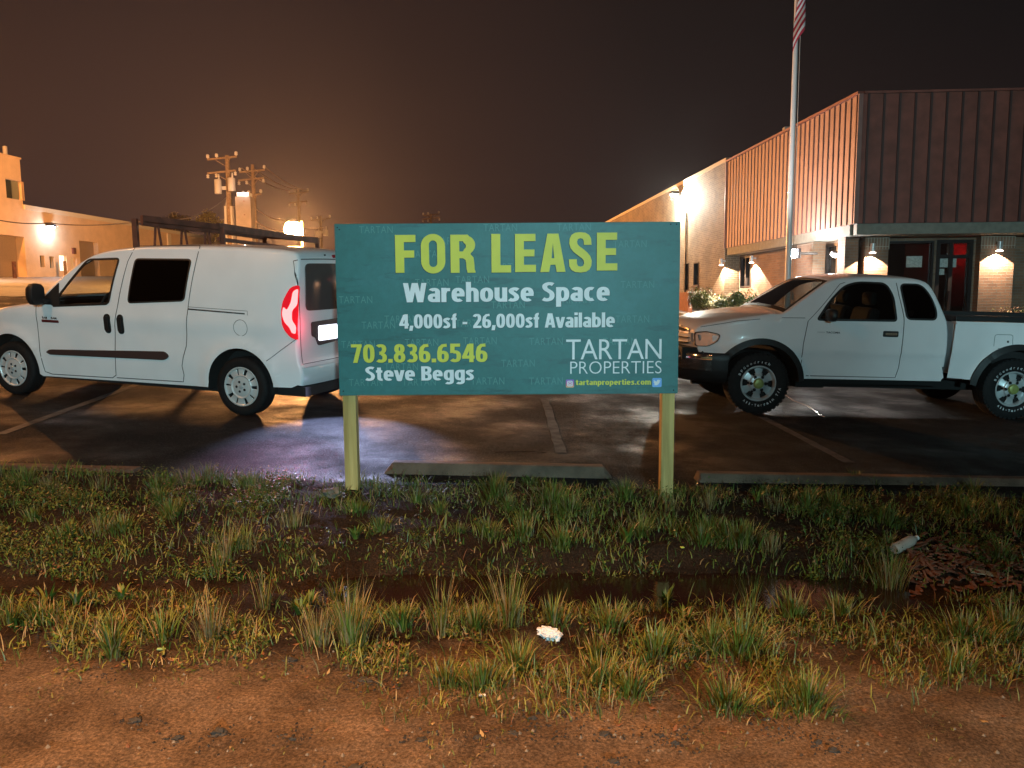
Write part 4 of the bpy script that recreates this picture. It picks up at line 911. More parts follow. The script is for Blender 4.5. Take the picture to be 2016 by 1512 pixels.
for i in range(ns + 1):
    for d, z in [(.03, .505), (.0, .42), (-.10, .36), (-.25, .36)]: vs2.append(bumper_pt(-1 + 2 * i / ns, z, d))
mb.raw(vs2, [(i * 4 + k, i * 4 + k + 1, (i + 1) * 4 + k + 1, (i + 1) * 4 + k) for i in range(ns) for k in range(3)]); mb.build('front_valance', M['black'], truck, smooth=50)
mb = MB(); mb.box((.10, 0, .70), (.40, 1.35, .14)); mb.box((.8, 0, .55), (1.3, 1.0, .35)); mb.box((2.2, 0, .42), (1.8, 1.4, .10)); mb.box((2.6, -.42, .36), (5.0, .09, .13)); mb.box((2.6, .42, .36), (5.0, .09, .13)); mb.box((1.5, -.5, .36), (.35, .3, .1)); mb.build('chassis', M['blackmatte'], truck)
mb = MB(); mb.tube([(3.9, -.7, .37), (3.9, .7, .37)], .05, 10); mb.tube([(.8, -.7, .37), (.8, .7, .37)], .04, 10); mb.build('axle', M['blackmatte'], truck)
# black arch flares
for cx in (.80, 3.90):
    for sg in (-1, 1):
        mb = MB(); o_ = arc(cx, .37, .545, 5, 175, 34); i_ = arc(cx, .37, .475, 4, 176, 34)
        for k in range(34):
            a, b_, c2, d2 = o_[k], o_[k + 1], i_[k + 1], i_[k]
            f = lambda p, e: (p[0], sg * (yt(p[0], p[1]) + e), p[1])
            mb.quad(f(a, .002), f(b_, .002), f(b_, .028), f(a, .028)); mb.quad(f(a, .028), f(b_, .028), f(c2, .034), f(d2, .034)); g_ = lambda p: (p[0], sg * .55, p[1]); mb.quad(f(d2, .034), f(c2, .034), g_(c2), g_(d2))
        mb.build('arch_flare', M['black'], truck, smooth=40)
    for sg in (-1, 1): wheel(truck, 'wheel', cx, sg * (TW - .125), .37, .37, .245, .215, 'alloy', sg)
# the bed
def yb_(x, z):
    w = TW - .012 + .006 * math.tanh((z - .745) / .012)
    if z < .75: w -= .022 * ((.75 - z) / .3) ** 1.3
    d = math.hypot(x - 3.90, z - .36); return w + .030 * math.exp(-((d - .50) / .06) ** 2)
o_ = [(3.095, .49), (3.11, 1.15), (5.13, 1.15), (5.13, .50), (4.55, .50)] + arc(3.90, .37, .50, 14, 166, 30) + [(3.40, .47)]
mb = MB()
for sg in (-1, 1):
    V_, Fc, Bd = fill2d(o_, (), frange(3.1, 5.13, .09), frange(.47, 1.15, .05)); n = len(V_)
    mb.raw([(x, sg * yb_(x, z), z) for x, z in V_], Fc)
    mb.box((4.12, sg * (TW - .045), 1.155), (2.02, .10, .03))
mb.box((5.12, 0, .85), (.05, 1.6, .60)); mb.box((3.125, 0, .85), (.03, 1.60, .62)); mb.build('bed', M['paint'], truck, smooth=32)
mb = MB()
for sg in (-1, 1): mb.box((4.12, sg * (TW - .105), .92), (1.98, .02, .50)); mb.box((4.12, sg * (TW - .06), 1.20), (2.0, .075, .055))
mb.box((4.12, 0, .68), (1.98, 1.5, .03)); mb.box((3.165, 0, .92), (.02, 1.48, .50)); mb.box((3.15, 0, 1.20), (.06, 1.60, .055)); mb.box((5.1, 0, 1.20), (.04, 1.60, .055)); mb.build('bed_liner', M['black'], truck, bevel=.006)
sb = lambda x, z, off: (x, -(yb_(x, z) + off), z)
mb = MB(); ribbon(mb, rrect(3.60, .86, 3.82, 1.025, .03), .006, sb, closed=True); mb.build('fuel_door_gap', mat('soft_gap2', (.14, .16, .16), .7), truck)
mb = MB(); patch(mb, rrect(3.755, .93, 3.775, .955, .005), sb, .003); mb.build('fuel_lock', M['black'], truck)
# cabin interior
mb = MB(); mb.box((1.38, 0, 1.03), (.42, 1.45, .26)); mb.build('dashboard', M['dark_in'], truck, bevel=.05)
for sy in (-.36, .36):
    mb = MB(); mb.box((1.95, sy, .72), (.52, .52, .2)); mb.box((2.20, sy, 1.02), (.14, .50, .55), Matrix.Rotation(R(14), 3, 'Y')); mb.build('seat', M['dark_in'], truck, bevel=.05)
    mb = MB(); mb.box((2.28, sy, 1.40), (.10, .27, .17)); mb.build('headrest', M['dark_in'], truck, bevel=.05)
mb = MB(); mb.tube([(1.70 + .05 * math.sin(t), -.36 + .19 * math.cos(t), 1.14 + .17 * math.sin(t)) for t in [2 * math.pi * k / 24 for k in range(25)]], .014, 8); mb.build('steering_wheel', M['dark_in'], truck, smooth=True)

# ------------------------------------------------------------------ buildings
def lb(mb, name, m, root, **k):
    o = Vector(root.location); mb.v = [tuple(Vector(v) - o) for v in mb.v]; return mb.build(name, m, root, **k)
class Wall:
    """vertical plane from P0 along unit d (2D); nin = inward normal"""
    def __init__(s, P0, d, nin): s.P0 = Vector(P0); s.d = Vector(d).normalized(); s.n = Vector(nin).normalized()
    def p(s, a, z, e=0): q = s.P0 + s.d * a - s.n * e; return Vector((q.x, q.y, z))
    def s(s, px, py): return onplane(px, py, s.P0, s.d)
    def rect(s, px0, px1, py0, py1):
        a = s.s(px0, (py0 + py1) / 2)[0]; b = s.s(px1, (py0 + py1) / 2)[0]; zt = s.s((px0 + px1) / 2, py0)[1]; zb = s.s((px0 + px1) / 2, py1)[1]
        return (min(a, b), max(a, b), zb, zt)
    def panel(s, mb, s0, s1, z0, z1, holes=(), depth=.2, e=0, back=False):
        S_ = sorted({s0, s1} | {h[0] for h in holes} | {h[1] for h in holes}); Z_ = sorted({z0, z1} | {h[2] for h in holes} | {h[3] for h in holes})
        S_ = [v for v in S_ if s0 <= v <= s1]; Z_ = [v for v in Z_ if z0 <= v <= z1]
        for a, b in zip(S_, S_[1:]):
            for c, d2 in zip(Z_, Z_[1:]):
                m = ((a + b) / 2, (c + d2) / 2)
                if any(h[0] < m[0] < h[1] and h[2] < m[1] < h[3] for h in holes): continue
                mb.quad(s.p(a, c, e), s.p(b, c, e), s.p(b, d2, e), s.p(a, d2, e), [(a, c), (b, c), (b, d2), (a, d2)])
        for h in holes:
            a, b, c, d2 = h[:4]; q = e - depth
            for (u0, v0), (u1, v1) in (((a, c), (a, d2)), ((b, c), (b, d2)), ((a, c), (b, c)), ((a, d2), (b, d2))):
                mb.quad(s.p(u0, v0, e), s.p(u1, v1, e), s.p(u1, v1, q), s.p(u0, v0, q), [(u0, v0), (u1, v1), (u1 + depth, v1), (u0 + depth, v0)])
    def slab(s, mb, a, b, z0, z1, e0, e1):
        P = [s.p(u, z, e) for e in (e0, e1) for (u, z) in ((a, z0), (b, z0), (b, z1), (a, z1))]
        for q, uv in (((0, 1, 2, 3), [(a, z0), (b, z0), (b, z1), (a, z1)]), ((4, 5, 6, 7), [(a, z0), (b, z0), (b, z1), (a, z1)]), ((0, 1, 5, 4), [(a, 0), (b, 0), (b, e1 - e0), (a, e1 - e0)]), ((3, 2, 6, 7), [(a, 0), (b, 0), (b, e1 - e0), (a, e1 - e0)]), ((0, 3, 7, 4), [(0, z0), (0, z1), (e1 - e0, z1), (e1 - e0, z0)]), ((1, 2, 6, 5), [(0, z0), (0, z1), (e1 - e0, z1), (e1 - e0, z0)])):
            mb.quad(*[P[i] for i in q], uv)

C2 = Vector((7.75, 17.6)); fd = Vector((math.cos(R(3.2)), -math.sin(R(3.2)))); dd = Vector((-.0645, .998)).normalized()
nf = Vector((math.sin(R(3.2)), math.cos(R(3.2)))); ns_ = Vector((dd.y, -dd.x))
bld = empty('brick_office_building', (C2.x, C2.y, G(*C2)), label='brick building with ribbed red metal fascia behind the pickup truck', cat='building')
FZ0, FZ1 = 3.118, 5.935; SL = 8.57; FLEN = 12
Wf = Wall(C2, fd, nf); Wsd = Wall(C2, dd, ns_)
Wf2 = Wall(C2 + nf * .9 + fd * .5, fd, nf); Ws2 = Wall(C2 + ns_ * .5 + dd * .9, dd, ns_)
# ribbed fascia
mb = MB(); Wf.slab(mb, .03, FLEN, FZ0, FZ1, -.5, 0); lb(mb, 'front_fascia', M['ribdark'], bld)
mb = MB(); s = .18
while s < FLEN: Wf.slab(mb, s - .022, s + .022, FZ0 + .002, FZ1 - .003, .001, .032); s += .337
lb(mb, 'front_fascia_rib', mat('dark_seam', (.05, .022, .02), .6), bld)
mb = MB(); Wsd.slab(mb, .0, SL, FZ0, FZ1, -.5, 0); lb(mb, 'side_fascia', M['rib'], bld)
mb = MB(); s = .12
while s < SL: Wsd.slab(mb, s - .012, s + .012, FZ0 + .002, FZ1 - .003, .001, .022); s += .262
lb(mb, 'side_fascia_rib', mat('brown_seam', (.12, .05, .04), .6), bld)
mb = MB(); Wsd.slab(mb, .001, SL, FZ1 + .0, FZ1 + .06, -.3, .06); Wf.slab(mb, .07, FLEN, FZ1 + .0, FZ1 + .05, -.3, .05); lb(mb, 'roof_cap', M['ribdark'], bld)
mb = MB(); Wsd.slab(mb, -.035, .0, FZ0 - .003, FZ1 - .001, -.05, .05); lb(mb, 'corner_trim', M['rib'], bld)
mb = MB(); Wsd.slab(mb, SL, SL + .05, FZ0 - .003, FZ1, -.3, .05); lb(mb, 'end_trim', M['rib'], bld)
BZ = 2.875
mb = MB(); Wf.slab(mb, .06, FLEN, BZ, FZ0, -.25, -.05); Wsd.slab(mb, .31, SL - .05, BZ, FZ0 - .001, -.25, -.04); lb(mb, 'canopy_band', M['band'], bld)
mb = MB(); mb.face([Wf.p(.2, BZ + .004, -.2), Wf.p(FLEN, BZ + .004, -.2), Wf.p(FLEN, BZ + .004, -1.3), Wf.p(.9, BZ + .004, -1.3)]); mb.face([Wsd.p(.2, BZ + .006, -.2), Wsd.p(SL, BZ + .006, -.2), Wsd.p(SL, BZ + .006, -1.2), Wsd.p(.2, BZ + .006, -1.2)]); lb(mb, 'soffit', mat('soffit', (.55, .55, .50), .7), bld)
# front ground floor wall (recessed)
gz0 = -.3
g1 = Wf2.rect(1741, 1835, 466, 640); door = Wf2.rect(1838, 1912, 462, 640); pe = Wf2.s(1985, 520)[0]; right = Wf2.rect(1990, 2140, 470, 600)
FL = G(9.5, 18.5) + .02
hg = (g1[0], g1[1], FL + .45, BZ - .10); hd = (door[0] + .03, door[1], FL, BZ - .08); hr_ = (right[0] + .55, right[1] + 1.2, FL + .6, BZ - .45)
mb = MB(); Wf2.panel(mb, 0, FLEN - .5, gz0, BZ, [hg, hd, hr_], .18); mb2 = MB()
lb(mb, 'front_wall', M['brick'], bld)
for a, b in ((.0, g1[0] - .03), (door[1] + .06, pe)):
    mb = MB(); Wf2.slab(mb, a, b, gz0, BZ - .001, -.01, .22); lb(mb, 'brick_pier', M['brick'], bld)
for a, b in ((.02, g1[0] - .02), (door[1] + .05, pe)):
    mb = MB(); Wf2.slab(mb, a, b, BZ - .30, BZ - .02, .221, .236); lb(mb, 'soldier_course', M['soldier'], bld)
def frame(mb, W_, h, t=.05, e0=-.12, e1=.02, bars=()):
    a, b, c, d2 = h; W_.slab(mb, a, a + t, c, d2, e0, e1); W_.slab(mb, b - t, b, c, d2, e0, e1); W_.slab(mb, a + t, b - t, d2 - t, d2, e0, e1); W_.slab(mb, a + t, b - t, c, c + t, e0, e1)
    for kind, v in bars:
        if kind == 'v': W_.slab(mb, v - t * .5, v + t * .5, c + t, d2 - t, e0 + .002, e1 - .002)
        else: W_.slab(mb, a + t, b - t, v - t * .5, v + t * .5, e0 + .004, e1 - .004)
def window(W_, h, name='window', gm='bglass', bars=(), t=.05, **k):
    mb = MB(); frame(mb, W_, h, t, bars=bars); f = lb(mb, name, M['trim'], bld); f.location = (0, 0, 0)
    mb = MB(); W_.slab(mb, h[0] + t, h[1] - t, h[2] + t, h[3] - t, -.055, -.049); p = lb(mb, 'pane', M[gm], bld); p.parent = f; return f
window(Wf2, hg); window(Wf2, hr_, gm='dglass')
dr = window(Wf2, hd, 'glass_door', bars=(('h', FL + 2.15), ('v', hd[0] + .34)), t=.085)
mb = MB(); Wf2.slab(mb, hd[0] + .30, hd[0] + .345, FL + .9, FL + 1.35, .03, .06); hnd = lb(mb, 'handle', M['chrome'], bld); hnd.parent = dr
# lobby seen through the glass
mb = MB(); W3 = Wall(Wf2.P0 + nf * 2.6, fd, nf); W3.panel(mb, .2, 9, FL - .05, BZ - .01); Wl = Wall(Wf2.P0 + fd * 9, nf, fd); Wl.panel(mb, .2, 2.6, FL - .05, BZ - .01)
Wl2 = Wall(Wf2.P0 + fd * .2, nf, -fd); Wl2.panel(mb, .2, 2.6, FL - .05, BZ - .01); lb(mb, 'lobby_wall', mat('lobby_paint', (.30, .22, .15), .8), bld)
mb = MB(); mb.face([Wf2.p(.2, FL - .01, -.2), Wf2.p(5.5, FL - .01, -.2), Wf2.p(5.5, FL - .01, -2.6), Wf2.p(.2, FL - .01, -2.6)]); lb(mb, 'lobby_floor', mat('lobby_tiles', (.12, .09, .07), .5), bld)
mb = MB(); W3.slab(mb, g1[1] - .4, g1[1] + .35, FL, FL + .95, .3, .9); lb(mb, 'reception_desk', M['trim'], bld)
mb = MB(); W3.slab(mb, hd[0] + 1.45, hd[1] + 1.5, FL + .95, FL + 2.6, .1, .16); lb(mb, 'red_glow_panel', mat('painted_red_glow', (.45, .12, .09), .7), bld)  # added panel, painted red for the glow behind the door
lp = Wf2.p(hd[1] + .95, BZ - .25, -2.1); light('exit_glow', 'POINT', lp - Vector(bld.location), 10, (1, .05, .06), .05, bld)
lp = Wf2.p(1.6, BZ - .3, -1.6); light('lobby_light', 'POINT', lp - Vector(bld.location), 3, (1, .6, .35), .1, bld)
mb = MB(); mb.lathe([(0.001, 0), (.07, 0), (.07, .40), (.03, .47), (.0, .47)], 16, 'Z', Wf2.p(hd[0] - .16, FL + 1.0, -.35)); lb(mb, 'fire_extinguisher', mat('red_enamel', (.6, .06, .02), .4), bld, smooth=True)
for r_ in ((1786, 1817, 504, 526), (1852, 1885, 504, 526), (1844, 1861, 529, 541)):
    q = Wf2.rect(*r_); mb = MB(); Wf2.slab(mb, q[0], q[1], q[2], q[3], -.048, -.044); lb(mb, 'window_notice', mat('taped_notice', (.42, .45, .42), .6, var=.25, scale=30), bld)
q = Wf2.rect(1786, 1817, 508, 522)
# side wall below the fascia
q_door = Ws2.rect(1603, 1648, 466, 640); q_win = Ws2.rect(1458, 1479, 505, 566)
hd2 = (q_door[0], q_door[1], FL, BZ - .06); hw2 = (q_win[0], q_win[1], q_win[2], q_win[3])
mb = MB(); Ws2.panel(mb, -.0, SL - .9, gz0, BZ, [hd2, hw2], .25); lb(mb, 'side_wall', M['brick'], bld)
Wcol = Wall(C2 + ns_ * .15, dd, ns_); qc = Wcol.rect(1568, 1599, 470, 600)
mb = MB(); Wcol.slab(mb, qc[0], qc[1], gz0, BZ, -.345, 0); lb(mb, 'brick_column', M['brick'], bld)
mb = MB(); Wcol.slab(mb, qc[0] + .02, qc[1] - .02, BZ - .28, BZ - .02, .001, .016); lb(mb, 'soldier_course', M['soldier'], bld)
mb = MB(); Wcol.slab(mb, .75, qc[0] - 1.6 if qc[0] > 3 else 1.1, gz0, BZ, -.345, -.02); lb(mb, 'corner_pier', M['brick'], bld)
window(Ws2, hd2, 'side_glass_door', bars=(('v', (hd2[0] + hd2[1]) / 2),), t=.07, gm='bglass'); window(Ws2, hw2, gm='dglass', bars=(('v', (hw2[0] + hw2[1]) / 2),))
Wi = Wall(Ws2.P0 + ns_ * 1.4, dd, ns_); mb = MB(); Wi.panel(mb, .3, SL - 1, FL, BZ); lb(mb, 'hall_wall', mat('hall_wood', (.34, .16, .08), .5), bld)
# long brick side wall behind
WL = Wall(C2 + dd * SL, dd, ns_); zt = 5.96
w1 = WL.rect(1347, 1356, 518, 572); w2 = WL.rect(1366, 1376, 517, 562)
mb = MB(); WL.panel(mb, .05, 52, -.3, zt, [w1, w2], .15); mb.m = 0
q = [WL.p(.05, z, 0) for z in (-.3, zt)]; mb.quad(WL.p(.05, -.3, 0), WL.p(.05, -.3, -.6), WL.p(.05, zt, -.6), WL.p(.05, zt, 0), [(0, 0), (.6, 0), (.6, 6), (0, 6)]); lb(mb, 'warehouse_wall', M['bricktan'], bld)
mb = MB(); WL.slab(mb, .06, 52, zt, zt + .13, -.3, .04); lb(mb, 'parapet_cap', mat('tan_cap', (.48, .40, .28), .6), bld)
window(WL, w1, gm='dglass', t=.03); window(WL, w2, gm='dglass', t=.03)
mb = MB(); WL.slab(mb, w2[0] - .05, w2[1] + .05, w2[2] - .08, w2[2] - .002, -.05, .05); lb(mb, 'window_sill', M['concrete'], bld)
mb = MB(); dz = WL.s(1352, 470)[0]; mb.tube([WL.p(dz, .8, .04), WL.p(dz, 4.8, .04)], .03, 8); lb(mb, 'conduit', M['trim'], bld)
mb = MB(); mb.face([Wf.p(0, FZ0 + .5, -.5), Wf.p(FLEN, FZ0 + .5, -.5), Wf.p(FLEN, FZ0 + .5, -50), Wf.p(0, FZ0 + .5, -50)]); lb(mb, 'roof_deck', M['blackmatte'], bld)
mb = MB(); p = Wsd.p(4.2, FZ1 + .06, -.1); mb.box(p + Vector((0, 0, .06)), (.12, .2, .12)); lb(mb, 'roof_vent', M['porc'], bld)
def sconce(W_, px, py, power, cone, name='downlight', e=.14):
    a, z = W_.s(px, py); c = W_.p(a, z, e); root = empty(name, c - Vector(bld.location), parent=bld)
    mb = MB(); mb.lathe([(0.001, .20), (.055, .20), (.055, 0), (.050, 0), (.050, .02), (0.001, .02)], 20); mb.bar((0, 0, .12), W_.p(a, z + .12, 0) - c, .04, .05); mb.build('lamp_housing', M['silver'], root, smooth=35)
    mb = MB(); mb.lathe([(.075, -.012), (.070, -.03), (0.001, -.035)], 20); mb.lathe([(.05, .0), (.075, -.012)], 20); mb.build('lamp_lens', M['em_warm'], root, smooth=35)
    light('lamp_light', 'SPOT', (0, 0, -.05), power, WARM, .02, root, (W_.n.x * .22, W_.n.y * .22, -1), cone, .06)
Wp = Wall(Wf2.P0 - nf * .22, fd, nf); sconce(Wp, 1713, 497, 300, 114); sconce(Wp, 1961, 493, 300, 114); sconce(Wall(WL.P0, WL.d, WL.n), 1428, 521, 900, 124); sconce(Ws2, 1488, 516, 900, 124)
# white wall pack high on the long wall
a, z = WL.s(1342, 381); c = WL.p(a, z, .30); root = empty('wall_pack_light', c - Vector(bld.location), parent=bld)
mb = MB(); mb.box((0, 0, .02), (.34, .42, .10)); mb.bar((0, 0, .0), WL.p(a, z - .05, 0) - c, .12, .12); mb.build('lamp_housing', M['trim'], root, bevel=.01)
mb = MB(); mb.lathe([(0.001, -.16), (.13, -.11), (.17, -.03)], 20); mb.build('lamp_lens', M['em_white'], root, smooth=True)
light('lamp_light', 'POINT', (-.08, -.10, -.22), 1900, (1, 1, .86), .10, root)
# bright entrance lamp beside the flagpole, on the side wall
a, z = Ws2.s(1562, 500); c = Wall(C2, dd, ns_).p(4.2, 2.2, .35); c = at(1563, 499, 19.4)
root = empty('entrance_flood_light', c - Vector(bld.location), parent=bld)
mb = MB(); mb.box((.10, .03, 0), (.08, .26, .24)); mb.bar((.1, 0, 0), Vector((.62, .1, 0)), .06, .06); mb.build('lamp_housing', M['trim'], root, bevel=.01)
mb = MB(); mb.lathe([(0.001, -.12), (.08, -.08), (.11, 0), (.08, .08), (0.001, .12)], 20); mb.build('lamp_lens', M['em_blue'], root, smooth=True)
light('lamp_light', 'POINT', (-.22, -.12, 0), 460, (.95, .97, 1), .10, root)
c = Ws2.p(hd2[0] - .35, BZ - .35, .25); root = empty('porch_light', c - Vector(bld.location), parent=bld)
mb = MB(); mb.lathe([(0.001, .06), (.12, .05), (.12, .0)], 20); mb.build('lamp_housing', M['trim'], root, smooth=35); mb = MB(); mb.lathe([(.11, -.002), (.08, -.06), (0.001, -.09)], 20); mb.build('lamp_lens', M['em_white'], root, smooth=True)
light('lamp_light', 'POINT', (-.12, 0, -.12), 75, (1, 1, .9), .05, root)
# raised planting bed along the side wall
Wb = Wall(C2 - ns_ * 1.35, dd, ns_)
mb = MB()
for a, b in ((1.0, 14.0),):
    for k in range(12):
        s0, s1 = a + (b - a) * k / 12, a + (b - a) * (k + 1) / 12; z0, z1 = .62 + .062 * s0 * .6, .62 + .062 * s1 * .6
        for e0, m in ((0, 0),):
            P = [Wb.p(s0, z0, 0), Wb.p(s1, z1, 0), Wb.p(s1, z1, -.15), Wb.p(s0, z0, -.15)]; D = Vector((0, 0, -1.2))
            mb.quad(*P); mb.quad(P[0], P[1], P[1] + D, P[0] + D)
mb.quad(Wb.p(1, .66, 0), Wb.p(1, .66, -1.3), Wb.p(1, -.4, -1.3), Wb.p(1, -.4, 0))
mb.build('planter_kerb', M['kerb'], label='pale concrete kerb of the raised planting bed beside the brick wall', cat='kerb')
mb = MB(); mb.quad(Wb.p(1, .60, -.15), Wb.p(14, 1.08, -.15), Wb.p(14, 1.08, -1.9), Wb.p(1, .60, -1.9)); mb.build('mulch_bed', mat('mulch', (.09, .045, .03), .9, var=.4, scale=6, bump=.6), kind='structure')
p0, p1 = at(1318, 590, 31.5), at(1359, 590, 28.2); mb = MB(); mb.bar((p0.x, p0.y, 1.15), (p1.x, p1.y, 1.15), .15, 1.05); mb.build('low_planter_wall', mat('redbrown_planter', (.22, .09, .05), .8, var=.15), label='low red brown planter wall left of the shrubs at the brick wall', cat='wall')

def sheet(pts, h, m, name):
    mb = MB(); n = 12; a, b, c, d = [Vector(q) for q in pts]; g = [[a.lerp(b, i / n).lerp(d.lerp(c, i / n), j / n) for i in range(n + 1)] for j in range(n + 1)]
    f = lambda q: (q.x, q.y, G(q.x, q.y) + h)
    for j in range(n):
        for i in range(n): mb.quad(f(g[j][i]), f(g[j][i + 1]), f(g[j + 1][i + 1]), f(g[j + 1][i]))
    return mb.build(name, m, kind='structure')
sheet([(3.6, 22.5), (6.2, 22.5), (5.4, 42), (2.8, 42)], .010, M['light_pool'], 'lot_light_pool')  # pale sheet added for the light that pools beside the building

# ---- long tan warehouse on the left --------------------------------
d6 = Vector((math.sin(R(6)), math.cos(R(6)))); n6 = Vector((-d6.y, d6.x)); P6 = Vector((-37.3, 60.0))
wh = empty('tan_warehouse', (P6.x, P6.y, G(*P6)), label='long orange lit warehouse with taller end block behind the van', cat='warehouse')
WW = Wall(P6, d6, n6)
qa, qb = WW.p(-26, 0, 0), WW.p(40, 0, 0); sheet([(qa.x + 20, qa.y - 3), (qb.x + 20, qb.y - 3), (qb.x - .2, qb.y), (qa.x - .2, qa.y)], .010, M['light_pool'], 'lot_light_pool')  # pale sheet added for the teal-lit lot by the warehouse
def wb(mb, name, m, **k): return lb(mb, name, m, wh, **k)
g1 = WW.rect(-60, 55, 461, 560); g2 = WW.rect(159, 196, 476, 575); s1 = WW.rect(79, 88, 503, 526); s2 = WW.rect(98, 107, 505, 528); s3 = WW.rect(117, 132, 503, 533); s4 = WW.rect(139, 151, 507, 540)
zt6 = WW.s(66, 415)[1]; ztt = WW.s(57, 318)[1]; tw = WW.rect(12, 47, 355, 392); zb = .5
g1 = (g1[0], min(g1[1], -.15), 2.0, g1[3]); g2 = (g2[0], g2[1], 2.0, g2[3])
mb = MB(); WW.panel(mb, -26, 0, zb, ztt, [g1, tw], 1.0 if 0 else .8); a = 0
mb.quad(WW.p(0, zt6, 0), WW.p(0, ztt, 0), WW.p(0, ztt, -12), WW.p(0, zt6, -12)); wb(mb, 'end_block_wall', M['stucco'])
mb = MB(); WW.panel(mb, 0, 14, zb, zt6, [s1, s2, s3, s4, (g2[0], 14, g2[2], g2[3])] if g2[0] < 14 < g2[1] else [s1, s2, s3, s4, g2], .5); zt7 = zt6 - .12
wb(mb, 'long_wall', M['stucco']); mb = MB(); WW.panel(mb, 14, 62, zb, zt7, [(14, g2[1], g2[2], g2[3])] if g2[0] < 14 < g2[1] else [], .5); wb(mb, 'long_wall', M['stucco'])
mb = MB(); WW.slab(mb, 0.02, 14, zt6, zt6 + .35, -.4, .12); WW.slab(mb, 14.02, 62, zt7, zt7 + .32, -.4, .10); wb(mb, 'parapet_cap', M['cream'])
mb = MB(); WW.slab(mb, -26, .1, ztt, ztt + .12, -.4, .06); wb(mb, 'block_cap', M['stucco'])
mb = MB(); WW.slab(mb, 20, 20.6, 2, zt7 - .1, .001, .12); WW.slab(mb, 34, 34.5, 2, zt7 - .1, .001, .12); wb(mb, 'downpipe', M['cream'])
for g in (g1, g2):
    mb = MB(); WW.slab(mb, g[0], g[1], g[2], g[3], -.9, -.45 if g is g2 else -.7); wb(mb, 'roller_door', M['doorgrey'])
for sx in (s1, s2):
    mb = MB(); WW.slab(mb, sx[0], sx[1], sx[2], sx[3], -.5, -.3); wb(mb, 'window', M['winout'])
mb = MB(); WW.slab(mb, s3[0], s3[1], s3[2], s3[3], -.5, -.25); wb(mb, 'lit_doorway', M['winlit'])
mb = MB(); WW.slab(mb, s4[0], s4[1], s4[2], s4[3], -.5, -.25); wb(mb, 'door', M['cream'])
md = (tw[0] + tw[1]) / 2
mb = MB(); WW.slab(mb, tw[0], md, tw[2], tw[3], -.6, -.3); wb(mb, 'window', M['winout']); mb = MB(); WW.slab(mb, md + .05, tw[1], tw[2], tw[3], -.6, -.3); wb(mb, 'window_blind', mat('grey_blind', (.22, .24, .18), .6))
mb = MB(); q = WW.rect(141, 146, 488, 500); WW.slab(mb, q[0], q[1], q[2], q[3], .002, .2); wb(mb, 'wall_box', M['rust'])
a, z = WW.s(35, 309); mb = MB(); mb.lathe([(0.001, 1.0), (.16, .95), (.16, -.3)], 12, 'Z', WW.p(a, ztt, -1)); wb(mb, 'vent_pipe', M['tank'], smooth=True)
a, z = WW.s(92, 445); c = WW.p(a, z, .35); root = empty('wall_pack_light', c - Vector(wh.location), parent=wh)
mb = MB(); mb.box((0, 0, .1), (.5, .6, .3)); mb.bar((0, 0, 0), WW.p(a, z, 0) - c, .2, .2); mb.build('lamp_housing', M['trim'], root, bevel=.02)
mb = MB(); mb.lathe([(0.001, -.30), (.25, -.2), (.30, -.05)], 20); mb.build('lamp_lens', M['em_blue'], root, smooth=True)
light('lamp_light', 'POINT', (.6, -.2, -.5), 230, (.50, .75, 1), .15, root)
mb = MB(); q = WW.p(2.6, 0, 1.2); mb.tube([(q.x, q.y, G(q.x, q.y)), (q.x, q.y, G(q.x, q.y) + 1.3)], .12, 10); mb.build('bollard', M['pole'], label='short orange lit bollard beside the warehouse roller door', cat='bollard')
q = WW.p(-3.3, 0, 1.5); mb = MB(); mb.tube([(q.x, q.y, G(q.x, q.y) - .1), (q.x, q.y, G(q.x, q.y) + 1.2)], .14, 10); mb.build('bollard', M['rust'], label='dark bollard in front of the tall end block', cat='bollard')

